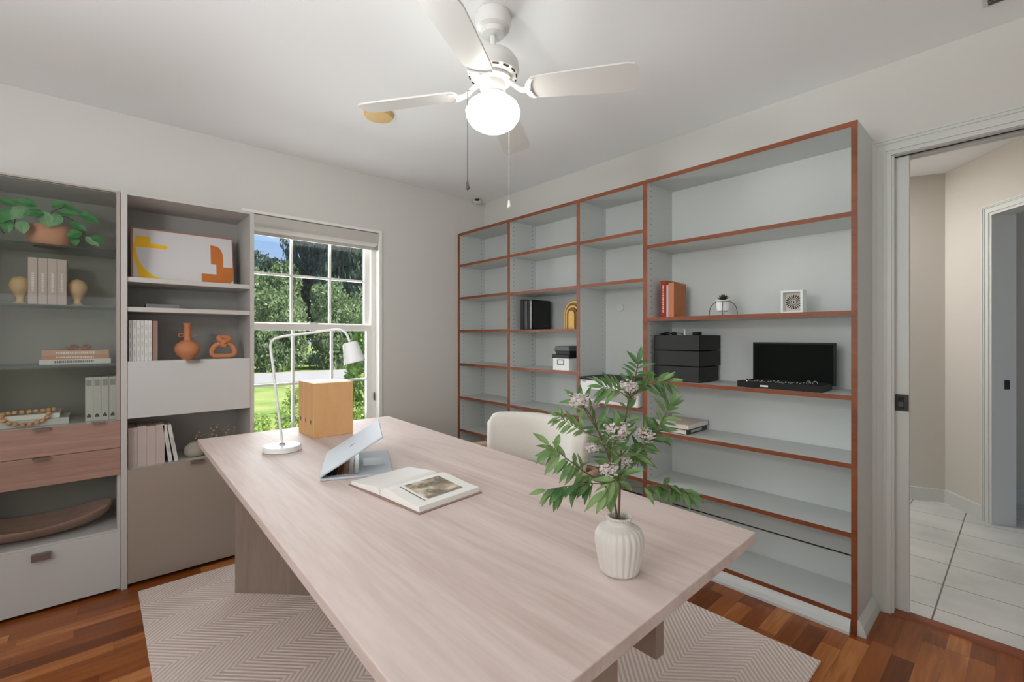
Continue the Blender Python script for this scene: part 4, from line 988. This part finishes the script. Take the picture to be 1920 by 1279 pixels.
obj('keyboard', bm, kms, t)
bm = obox(B(), A_ + ex * 0.178 + ey * LW / 2, ex, ey, 0.038, 0.055, tz + 0.009, tz + 0.0095); obj('trackpad', bm, mat('trackpad', srgb(170, 175, 180), 0.5), t)
th = math.radians(31); up_ = ex * math.cos(th) + Vector((0, 0, math.sin(th))); nl = (-ex * math.sin(th) + Vector((0, 0, math.cos(th))))
def lidbox(a0, a1, b0, b1, d0, d1):
    bm = B(); vs = []
    for a in (a0, a1):
        for b in (b0, b1):
            for d in (d0, d1): vs.append(bm.verts.new(lq(0, b, 0.010) + up_ * a + nl * d))
    for q in ((0, 1, 3, 2), (4, 6, 7, 5), (0, 4, 5, 1), (2, 3, 7, 6), (0, 2, 6, 4), (1, 5, 7, 3)): bm.faces.new([vs[i] for i in q])
    return bm
ld = obj('laptop_lid', lidbox(0.002, LD, 0, LW, 0, 0.006), M_silver, t, 0.002)
obj('screen', lidbox(0.012, LD - 0.008, 0.008, LW - 0.008, -0.0012, 0), M_black, ld)
bm = B()
q_ = lq(0, LW / 2, 0.010) + up_ * (LD * 0.5) + nl * 0.0063
vs = [bm.verts.new(q_ + up_ * 0.012 * math.cos(k * PI / 8) + ey * 0.010 * math.sin(k * PI / 8)) for k in range(16)]; bm.faces.new(vs); obj('lid_badge', bm, M_greyd, ld)
# open book
S0 = Vector((0.634, 1.303, 0)); es = Vector((0.994, 0.108, 0)).normalized(); ev = Vector((-es.y, es.x, 0))
t = thing('open_book', 'thick open book with a landscape photo lying on the desk', 'book', (0.74, 1.3, tz))
SL = 0.228
def bstrip(prof, m, name, s0=0.0, s1=SL, par=None):
    """closed section (v,z) extruded along the spine"""
    bm = B(); a_ = [bm.verts.new(S0 + es * s0 + ev * v + Vector((0, 0, tz + z))) for v, z in prof]; b_ = [bm.verts.new(S0 + es * s1 + ev * v + Vector((0, 0, tz + z))) for v, z in prof]
    bm.faces.new(a_); bm.faces.new(list(reversed(b_)))
    for i in range(len(prof)): bm.faces.new((a_[i], b_[i], b_[(i + 1) % len(prof)], a_[(i + 1) % len(prof)]))
    return obj(name, bm, m, par or t, smooth=50)
rt = [(-0.001, 0.006), (-0.006, 0.020), (-0.016, 0.029), (-0.032, 0.032), (-0.06, 0.030), (-0.10, 0.025), (-0.15, 0.020), (-0.196, 0.018)]
lt = [(0.001, 0.006), (0.005, 0.017), (0.013, 0.024), (0.028, 0.026), (0.06, 0.023), (0.10, 0.019), (0.13, 0.016), (0.166, 0.014)]
bstrip([(0.176, 0.0), (0.176, 0.003), (0.012, 0.0055), (-0.012, 0.0055), (-0.204, 0.003), (-0.204, 0.0)], M_brownbook, 'cover', -0.005, SL + 0.005)
bstrip(rt + [(-0.198, 0.0035), (-0.006, 0.0060)], M_page, 'right_pages')
bstrip(lt + [(0.168, 0.0035), (0.006, 0.0060)], M_page, 'left_pages')
def interp(prof, v):
    for (v0, z0), (v1, z1) in zip(prof, prof[1:]):
        if min(v0, v1) <= v <= max(v0, v1): return z0 + (z1 - z0) * (v - v0) / (v1 - v0)
def sheet(name, m, s0, s1, v0, v1, off=0.0006, n=12):
    bm = B(); rows = []
    for k in range(n + 1):
        v = v0 + (v1 - v0) * k / n; z = interp(rt, v) + off
        rows.append((bm.verts.new(S0 + es * s0 + ev * v + Vector((0, 0, tz + z))), bm.verts.new(S0 + es * s1 + ev * v + Vector((0, 0, tz + z)))))
    for a_, b_ in zip(rows, rows[1:]): bm.faces.new((a_[0], a_[1], b_[1], b_[0]))
    return obj(name, bm, m, t)
pm = noise_ramp('photo_print', [(0.30, srgb(228, 224, 214)), (0.44, srgb(196, 180, 152)), (0.52, srgb(150, 134, 112)), (0.60, srgb(112, 106, 94)), (0.70, srgb(214, 206, 192))], 11, 0.5, (1, 1.6, 1), 5, 1.0)
sheet('printed_photo', pm, 0.055, 0.190, -0.045, -0.165)
sheet('caption_line', M_greyd, 0.040, 0.0435, -0.045, -0.17)
# ribbed vase
vx, vy = 0.803, 0.560
t = thing('ribbed_vase', 'cream ribbed ceramic vase near the front corner of the desk', 'vase', (vx, vy, tz))
def ribs(r, z, tt): 
    k = 0.0 if (z > 0.094 or z < 0.003) else 1.0
    return r * (1 + 0.05 * k * (abs(math.sin(tt * 11)) - 0.5))
prof = [(0.001, 0.0), (0.034, 0.0), (0.038, 0.003), (0.042, 0.02), (0.0465, 0.042), (0.0495, 0.062), (0.0485, 0.078), (0.042, 0.090), (0.030, 0.0965), (0.0245, 0.100), (0.0235, 0.106), (0.0255, 0.112), (0.0245, 0.115), (0.021, 0.114), (0.020, 0.104), (0.026, 0.09), (0.035, 0.06), (0.001, 0.03)]
P2 = []
for (r0, z0), (r1, z1) in zip(prof, prof[1:]):
    for k in range(3): P2.append((r0 + (r1 - r0) * k / 3, z0 + (z1 - z0) * k / 3))
P2.append(prof[-1])
bm = B(); lathe(bm, P2, (vx, vy, tz), 132, rad=ribs, cap=False); obj('vase_body', bm, M_ceramic, t, smooth=60)
bm = B()
for k in range(30):
    q = 2 * PI * k / 30; ball(bm, (vx + 0.0245 * math.cos(q), vy + 0.0245 * math.sin(q), tz + 0.112), 0.0026, u=8, v=6)
obj('beaded_rim', bm, M_ceramic, t, smooth=60)
# flowering branches
V0 = Vector((vx, vy, 0.0)); FW = Vector((0.669, 0.743, 0))
def bp_(x, y, d=0.0):
    """x,y in mm-like units relative to the vase mouth: right, up; d depth"""
    return V0 + R_ * ((x - 1162) / 905) + FW * d + Vector((0, 0, 0.845 + (968 - y) / 905 - 0.0))
def branch_thing(label, stems):
    t = thing('flowering_branch', label, 'branch', (vx, vy, tz + 0.03), 'flowering branches in the vase')
    bs = B(); bl = B(); bf_ = B()
    for pts, r0, nl_, L_, droop, cl in stems:
        P_ = smoothpts([bp_(*p) for p in pts], 7); n = len(P_)
        tube(bs, P_, [r0 * (1 - 0.65 * k / n) for k in range(n)], 7)
        if nl_:
            st_ = 0.30 if nl_ > 0 else 0.1
            nl_ = int(abs(nl_) * 1.35)
            for k in range(abs(nl_)):
                f = st_ + (1 - st_) * (k + 0.5) / abs(nl_); i = min(n - 2, int(f * (n - 1))); p = P_[i]; d = (P_[i + 1] - P_[i]).normalized()
                sd = d.cross(FW).normalized() * (1 if k % 2 else -1)
                for m_ in range(2):
                    dv = d * random.uniform(0.35, 0.9) + sd * random.uniform(0.3, 1.0) * (1 if m_ == 0 else -1) + Vector((0, 0, -1)) * droop * random.uniform(0.6, 1.2) + FW * random.uniform(-0.7, 0.7)
                    ll = L_ * random.uniform(0.75, 1.3)
                    nr = Vector((random.uniform(-.5, .5), random.uniform(-.5, .5), 1)) - FW * 0.8
                    leaf(bl, p, dv, nr, ll, ll * random.uniform(0.24, 0.33), 0.3, 0.2)
            leaf(bl, P_[-1], d, Vector((0, 0, 1)) - FW, L_ * 0.9, L_ * 0.3)
        for (cxp, cyp, dd_, rr) in cl:
            c = bp_(cxp, cyp, dd_)
            tube(bs, [P_[int(0.7 * n)], c], 0.0012, 5)
            rr *= 1.25
            for q in range(110):
                o_ = Vector((random.gauss(0, 1), random.gauss(0, 1), random.gauss(0, 0.8))); o_ = o_.normalized() * rr * random.uniform(0.35, 1.0); o_.z *= 0.75
                s_ = rr * random.uniform(0.10, 0.2)
                for z_ in range(4):
                    a1 = z_ * PI / 2 + q; leaf(bf_, c + o_, o_ .normalized() * 0.7 + Vector((math.cos(a1), math.sin(a1), 0.2)), o_, s_ * 1.3, s_, 0.1, 0.0)
    obj('stems', bs, M_stem, t, smooth=60); obj('leaves', bl, M_leaf_br, t, smooth='leaf')
    if len(bf_.verts): obj('blossoms', bf_, M_blossom, t, smooth='leaf')
    else: bf_.free()
branch_thing('flowering branch whose twigs reach out over the open book side', [
    ([(1165, 1030, 0), (1158, 968, 0), (1150, 905, 0), (1145, 860, 0), (1128, 815, 0), (1108, 770, .01), (1085, 745, .01)], 0.0028, 12, 0.042, 0.1, [(1086, 742, -.01, 0.019), (1113, 752, .02, 0.013)]),
    ([(1150, 905, 0), (1105, 882, 0), (1065, 850, -.02), (1030, 822, -.02)], 0.0017, 10, 0.046, 0.75, []),
    ([(1150, 903, 0), (1110, 893, -.02), (1060, 892, -.04), (1022, 896, -.05)], 0.0014, 8, 0.040, 0.9, []),
    ([(1128, 815, 0), (1100, 805, .02), (1070, 790, .03), (1050, 778, .03)], 0.0012, 7, 0.032, 0.2, []),
    ([(1145, 860, 0), (1140, 830, -.02), (1150, 800, -.03), (1150, 785, -.03)], 0.0012, 6, 0.038, 0.1, [(1150, 795, -.03, 0.023), (1112, 832, .0, 0.012), (1136, 866, -.03, 0.017)]),
])
branch_thing('flowering branch rising tallest above the vase toward the bookcase', [
    ([(1160, 1030, 0), (1161, 968, 0), (1163, 905, 0), (1164, 850, 0), (1172, 790, 0), (1180, 740, 0), (1192, 700, 0), (1198, 672, 0)], 0.0030, 14, 0.040, 0.05, [(1176, 716, -.01, 0.016), (1190, 735, .01, 0.012)]),
    ([(1164, 880, 0), (1195, 842, 0), (1225, 815, .0), (1245, 795, .02)], 0.0018, 9, 0.042, 0.2, [(1208, 806, -.01, 0.017), (1228, 805, .02, 0.012)]),
    ([(1163, 905, 0), (1215, 906, .0), (1262, 908, .02), (1312, 932, .03)], 0.0015, 12, 0.038, 1.0, []),
    ([(1180, 740, 0), (1205, 716, -.01), (1230, 708, -.01), (1252, 706, -.01)], 0.0013, 8, 0.034, 0.15, []),
    ([(1225, 815, 0), (1240, 785, .0), (1252, 762, .0), (1258, 748, .0)], 0.0012, 5, 0.036, -0.1, []),
    ([(1180, 740, 0), (1160, 725, -.02), (1140, 718, -.02), (1128, 716, -.02)], 0.0012, 7, 0.036, 0.1, []),
    ([(1164, 850, 0), (1185, 840, .03), (1200, 850, .04), (1215, 870, .05)], 0.0012, 7, 0.038, 0.5, [(1172, 855, .0, 0.012)]),
    ([(1164, 905, 0), (1150, 880, -.05), (1135, 875, -.07), (1120, 890, -.09)], 0.0012, 4, 0.048, 0.8, []),
])

# ------------------------------------------------------------------ chair
ch = thing('armchair', 'cream boucle chair with wooden frame tucked behind the desk', 'chair', (1.5, 1.56, 0.009))
bm = B(); NS = 24; NT = 12
cyc = 1.545
def sect(s):      # s -1..1 around the back; returns centre, normal, z top
    a_ = s * 0.82; r = 0.40
    return Vector((1.615 - 0.40 + r * math.cos(a_), cyc + r * math.sin(a_) * 1.02, 0)), Vector((math.cos(a_), math.sin(a_), 0))
rings = []
for i in range(NS + 1):
    s = -1 + 2 * i / NS; c, n_ = sect(s)
    e_ = max(0.0, (abs(s) - 0.82) / 0.18); k = math.sqrt(max(0, 1 - e_ * e_)) * 0.985 + 0.015
    zt = 0.846 - 0.012 * s * s; zb_ = 0.605; zm = (zt + zb_) / 2; hh = (zt - zb_) / 2 * (0.55 + 0.45 * k); th_ = 0.042 * (0.25 + 0.75 * k)
    ring = []
    for j in range(NT * 2):
        q = 2 * PI * j / (NT * 2); cc, ss = math.cos(q), math.sin(q)
        px = abs(cc) ** 0.6 * (1 if cc > 0 else -1) * th_; pz = abs(ss) ** 0.5 * (1 if ss > 0 else -1) * hh
        lean = 0.10 * (zm + pz - 0.6)
        ring.append(bm.verts.new(c + n_ * (px + lean) + Vector((0, 0, zm + pz))))
    rings.append(ring)
for a_, b_ in zip(rings, rings[1:]):
    for j in range(NT * 2): bm.faces.new((a_[j], b_[j], b_[(j + 1) % (NT * 2)], a_[(j + 1) % (NT * 2)]))
bm.faces.new(rings[0]); bm.faces.new(list(reversed(rings[-1])))
obj('backrest', bm, M_fabric, ch, smooth=60)
bm = B(); lathe(bm, [(0.20, 0.40), (0.255, 0.41), (0.265, 0.44), (0.262, 0.475), (0.24, 0.492), (0.001, 0.498)], (1.41, cyc, 0), 40); obj('seat', bm, M_fabric, ch, smooth=60)
for s in (-1, 1):
    pts = [(1.615, cyc + s * 0.25, 0.640), (1.565, cyc + s * 0.335, 0.655), (1.47, cyc + s * 0.365, 0.662), (1.36, cyc + s * 0.345, 0.658), (1.27, cyc + s * 0.285, 0.640)]
    ar = obj('armrest', tube(B(), smoothpts(pts, 5), 0.014, 10), M_chairwood, ch, smooth=60)
    obj('leg', tube(B(), [(1.26, cyc + s * 0.275, 0.628), (1.24, cyc + s * 0.25, 0.009)], [0.016, 0.011], 12), M_chairwood, ch, smooth=60)
    obj('leg', tube(B(), [(1.56, cyc + s * 0.27, 0.632), (1.63, cyc + s * 0.22, 0.009)], [0.016, 0.011], 12), M_chairwood, ch, smooth=60)
obj('seat_rail', lathe(B(), [(0.225, 0.372), (0.238, 0.372), (0.238, 0.402), (0.225, 0.402)], (1.41, cyc, 0), 40), M_chairwood, ch, smooth=40)

# ------------------------------------------------------------------ ceiling fan
fx, fy = 1.11, 1.34
fan = thing('ceiling_fan', 'white four blade ceiling fan with lit globe', 'ceiling fan', (fx, fy, CH))
def fl(name, prof, m, seg=48, par=None, cap=False): return obj(name, lathe(B(), prof, (fx, fy, 0), seg, cap=cap), m, par or fan, smooth=35)
fl('canopy', [(0.066, CH - 0.0005), (0.068, CH - 0.008), (0.067, CH - 0.03), (0.062, CH - 0.052), (0.046, CH - 0.060), (0.042, CH - 0.076), (0.026, CH - 0.080), (0.012, CH - 0.080)], M_fan)
bm = B()
tube(bm, [(fx, fy, CH - 0.08), (fx, fy, 2.30)], 0.0115, 20); obj('downrod', bm, M_fan, fan, smooth=40)
fl('motor_housing', [(0.012, 2.315), (0.018, 2.314), (0.024, 2.304), (0.055, 2.297), (0.080, 2.282), (0.096, 2.258), (0.099, 2.232), (0.094, 2.214), (0.080, 2.204), (0.045, 2.200), (0.001, 2.200)], M_fan)
for k in range(14):
    q = 2 * PI * (k + 0.2) / 14; ax_ = (math.cos(q), math.sin(q)); ay_ = (-math.sin(q), math.cos(q))
    obj('vent_slot', obox(B(), (fx + 0.0885 * ax_[0], fy + 0.0885 * ax_[1]), ax_, ay_, 0.0022, 0.0115, 2.2065, 2.2095), M_dark, fan)
fl('rotor_plate', [(0.001, 2.203), (0.070, 2.201), (0.072, 2.190), (0.060, 2.183), (0.001, 2.183)], M_fan)
fl('switch_housing', [(0.001, 2.19), (0.046, 2.186), (0.048, 2.150), (0.042, 2.140), (0.052, 2.134), (0.052, 2.122), (0.001, 2.120)], M_fan)
globe = mat('globe_lit', srgb(255, 250, 238), 0.5, emit=(1.0, 0.975, 0.92, 1), estr=7.0)
fl('light_globe', [(0.045, 2.124), (0.070, 2.118), (0.093, 2.100), (0.103, 2.076), (0.099, 2.052), (0.084, 2.030), (0.060, 2.014), (0.030, 2.005), (0.001, 2.003)], globe, cap=False)
for az in (-56, 37, 127, -146.5):
    a_ = math.radians(az); ca = Vector((math.cos(a_), math.sin(a_), 0)); sa = Vector((-math.sin(a_), math.cos(a_), 0)); pit = math.radians(-13)
    wv = sa * math.cos(pit) + Vector((0, 0, 1)) * math.sin(pit) * 1; C0 = Vector((fx, fy, 2.150)); nb = ca.cross(wv).normalized()
    out = []
    for u, w in ((0.135, 0.0), (0.140, 0.032), (0.155, 0.050), (0.20, 0.054), (0.36, 0.062), (0.488, 0.066), (0.518, 0.060), (0.532, 0.044), (0.535, 0.0)): out.append((u, w))
    poly = out + [(u, -w) for u, w in reversed(out[1:-1])]
    bm = B(); t0 = [bm.verts.new(C0 + ca * u + wv * w - Vector((0, 0, 1)) * 0.03 * (u - 0.13) + nb * 0.003) for u, w in poly]; b0 = [bm.verts.new(C0 + ca * u + wv * w - Vector((0, 0, 1)) * 0.03 * (u - 0.13) - nb * 0.003) for u, w in poly]
    bm.faces.new(t0); bm.faces.new(list(reversed(b0)))
    for i in range(len(poly)): bm.faces.new((t0[i], b0[i], b0[(i + 1) % len(poly)], t0[(i + 1) % len(poly)]))
    bl_ = obj('blade', bm, M_fan, fan)
    bm = B()
    tube(bm, smoothpts([C0 + ca * 0.055 + Vector((0, 0, 0.036)), C0 + ca * 0.08 + Vector((0, 0, 0.02)), C0 + ca * 0.11 + Vector((0, 0, -0.004)), C0 + ca * 0.145 + Vector((0, 0, -0.006))], 4), [0.010] * 13, 10)
    # crescent bracket under the blade root
    outer = [(0.155 + 0.0 - 0.030 * math.cos(q) * 1.0, 0.046 * math.sin(q)) for q in [-PI / 2 + PI * k / 12 for k in range(13)]]
    inner = [(0.170 - 0.022 * math.cos(q), 0.046 * math.sin(q)) for q in [PI / 2 - PI * k / 12 for k in range(13)]]
    cr = outer + inner[1:-1]
    for lift, th_ in ((-0.005, 0.006),):
        t0 = [bm.verts.new(C0 + ca * u + wv * w + nb * (lift)) for u, w in cr]; b0 = [bm.verts.new(C0 + ca * u + wv * w + nb * (lift - th_)) for u, w in cr]
        bm.faces.new(t0); bm.faces.new(list(reversed(b0)))
        for i in range(len(cr)): bm.faces.new((t0[i], b0[i], b0[(i + 1) % len(cr)], t0[(i + 1) % len(cr)]))
    obj('blade_iron', bm, M_fan, bl_, 0.001, smooth=50)
for r_, zt, z_b, hook, m2 in ((-0.091, 2.115, 1.792, -0.05, M_greyd), (0.058, 2.03, 1.765, 0.04, M_fan)):
    p = Vector((fx, fy, 0)) + R_ * r_ + FW * (-0.02 if r_ < 0 else 0.03)
    if r_ < 0: p = Vector((fx, fy, 0)) + R_ * r_ - FW * 0.055
    else: p = Vector((fx, fy, 0)) + R_ * 0.060 - FW * 0.002 + FW * 0.09
    bm = B(); root = Vector((fx, fy, 2.135)) + (p - Vector((fx, fy, 0))).normalized() * 0.05
    tube(bm, [root, p + Vector((0, 0, 2.128)), p + Vector((0, 0, 2.11)), p + Vector((0, 0, z_b))], 0.0013, 6)
    c_ = obj('pull_chain', bm, M_greyd if r_ < 0 else mat('chain_pale', srgb(170, 168, 164), 0.4, 0.4), fan, smooth=60)
    bm = B(); lathe(bm, [(0.001, 0.004), (0.004, 0.0), (0.005, -0.012), (0.008, -0.020), (0.007, -0.026), (0.001, -0.030)], (p.x, p.y, z_b), 16)
    obj('chain_pull', bm, m2, c_, smooth=50)

# ------------------------------------------------------------------ outdoors
GZ = -0.35
grass = noise_ramp('lawn_grass', [(0.3, srgb(112, 138, 62)), (0.5, srgb(146, 166, 84)), (0.7, srgb(178, 178, 106))], 0.9, 0.9, detail=8)
struct('ground', box(B(), -60, 60, YW + 0.2, 17.2, GZ - 0.3, GZ), grass, 'sunlit lawn outside the window', 'lawn')
struct('ground_verge', box(B(), -60, 60, 22, 90, GZ - 0.3, GZ), grass, 'grass verge beyond the road', 'lawn')
struct('road', box(B(), -60, 60, 17.2, 22, GZ - 0.3, GZ + 0.01), mat('asphalt_pale', srgb(176, 172, 170), 0.9, var=0.15, vscale=3), 'pale asphalt road beyond the lawn', 'road')
lfd = leafmat('tree_leaf_dark', srgb(66, 88, 74), srgb(104, 126, 104), 0.3, 0.45, 2.0)
lfm = leafmat('tree_leaf_mid', srgb(104, 130, 84), srgb(170, 188, 136), 0.35, 0.45, 2.5)
lfb = leafmat('tree_leaf_bright', srgb(150, 178, 84), srgb(196, 212, 128), 0.4, 0.5, 5)
bark = mat('bark', srgb(96, 84, 70), 0.9, bump=0.6, bscale=14)
def crown_mesh(n, size, seed, shape='ball', lumps=26):
    rnd = random.Random(seed); bm = B()
    L_ = [(Vector((rnd.uniform(-.6, .6), rnd.uniform(-.6, .6), rnd.uniform(-.75, .75))), rnd.uniform(.28, .48)) for _ in range(lumps)]
    for k in range(n):
        if shape == 'ball':
            c, r = rnd.choice(L_); d = Vector((rnd.gauss(0, 1), rnd.gauss(0, 1), rnd.gauss(0, 1))).normalized(); p = c + d * r * rnd.uniform(0.7, 1.05)
        else:
            z = rnd.uniform(-1, 1); a = rnd.uniform(0, 2 * PI); rr = {'cone': (1 - (z + 1) / 2) ** 0.7 * 0.95 + 0.05, 'hedge': 0.95}[shape] * rnd.uniform(0.75, 1.0); p = Vector((math.cos(a) * rr, math.sin(a) * rr, z))
        t_ = Vector((rnd.gauss(0, 1), rnd.gauss(0, 1), rnd.gauss(0, 1))).normalized(); s = t_.cross(Vector((rnd.gauss(0, 1), rnd.gauss(0, 1), rnd.gauss(0, 1)))).normalized()
        q = size * rnd.uniform(0.6, 1.3)
        bm.faces.new([bm.verts.new(p + t_ * q), bm.verts.new(p + s * q * 0.5), bm.verts.new(p - t_ * q), bm.verts.new(p - s * q * 0.5)])
    return bm
crowns = {}
def tree(label, x, y, h, rad, m, kind='ball', name='tree', cat='tree', trunk=True, n=9000, size=0.03, group=None, zbase=None):
    t = thing(name, label, cat, (x, y, GZ), group)
    key = (kind, m.name, n)
    if key not in crowns:
        bm = crown_mesh(n, size, len(crowns) + 3, kind); o = obj('foliage', bm, m, None, smooth='leaf'); o.parent = t; crowns[key] = o
    else:
        o = crowns[key].copy(); COL.objects.link(o); o.parent = t
    zb = h * 0.12 if zbase is None else zbase
    o.scale = (rad, rad, (h - zb) / 2); o.location = (0, 0, zb + (h - zb) / 2); o.rotation_euler = (0, 0, random.uniform(0, 6))
    if trunk: obj('trunk', tube(B(), [(x, y, GZ), (x + 0.1, y, GZ + h * 0.35), (x - 0.1, y, GZ + h * 0.7)], [rad * .07, rad * .05, rad * .02], 10), bark, t, smooth=60)
    return t
# view fan through the window: direction (0.30..0.47, 1.08..0.98)
TR = [(1.2, 27.2, 6.8, 2.1, lfm, 'mid green tree over the road, nearest the cabinet side'),
      (6.0, 27.2, 5.7, 2.2, lfm, 'sunlit leafy tree beyond the road behind the upper panes next to the cabinet'),
      (11.2, 27.2, 12.9, 2.3, lfd, 'tall dark evergreen beyond the road behind the middle panes'),
      (16.2, 27.2, 12.9, 2.3, lfd, 'tall dark evergreen beyond the road behind the outer panes'),
      (3.9, 32, 6.9, 2.3, lfm, 'taller leafy tree standing behind the sunlit ones across the road'),
      (9.0, 32, 6.4, 2.35, lfd, 'dark tree in the second row behind the first middle pane'),
      (13.9, 32, 14.0, 2.35, lfd, 'tall dark tree in the second row behind the middle panes'),
      (18.8, 32, 14, 2.35, lfd, 'dark tree at the far end of the second row'),
      (7.0, 36, 7.2, 2.4, lfd, 'third row tree showing just below the patch of sky'),
      (12.7, 36, 14, 2.4, lfd, 'third row tree behind the middle panes'),
      (18.0, 36, 16, 2.4, lfd, 'third row tree behind the outer panes')]
for x, y, h, r, m, lab in TR: tree(lab, x, y, h, r, m, n=17000, size=0.05, zbase=-0.2, group='trees beyond the road')
SH = [(1.4, 23.3, 3.6), (3.8, 23.2, 4.2), (6.3, 23.3, 3.8), (8.8, 23.2, 4.3), (11.3, 23.3, 4.0), (13.8, 23.2, 4.2)]
nm = ('first', 'second', 'third', 'fourth', 'fifth', 'sixth')
for (x, y, h), w_ in zip(SH, nm): tree('bushy roadside shrub across the road, %s from the cabinet side' % w_, x, y, h, 1.32, lfm, name='roadside_shrub', cat='shrub', trunk=False, n=9000, size=0.06, group='shrubs along the road', zbase=-0.1)
tree('bright yellow-green bush beside the window', 4.05, 8.1, 3.0, 0.92, lfb, 'cone', 'garden_bush', 'bush', False, 12000, 0.05, zbase=-0.1)
tree('dark evergreen bush behind the bright bush', 5.2, 9.6, 3.4, 0.9, lfd, 'cone', 'evergreen_bush', 'bush', False, 9000, 0.05, zbase=-0.1)
for i, (x, y) in enumerate(((1.1, 5.45), (1.75, 5.5), (2.4, 5.5), (3.05, 5.55))):
    tree('low bright green hedge shrub under the window, %s from the cabinet side' % ('first', 'second', 'third', 'fourth')[i], x, y, 0.74 + 0.03 * (i % 2), 0.31, lfb, 'hedge', 'hedge_shrub', 'shrub', False, 5000, 0.055, group='low hedge under the window', zbase=0.0)
tree('small leafy seedling alone on the lawn', 3.0, 10.2, 0.55, 0.22, lfb, 'ball', 'lawn_plant', 'plant', False, 400, 0.15, zbase=0.0)
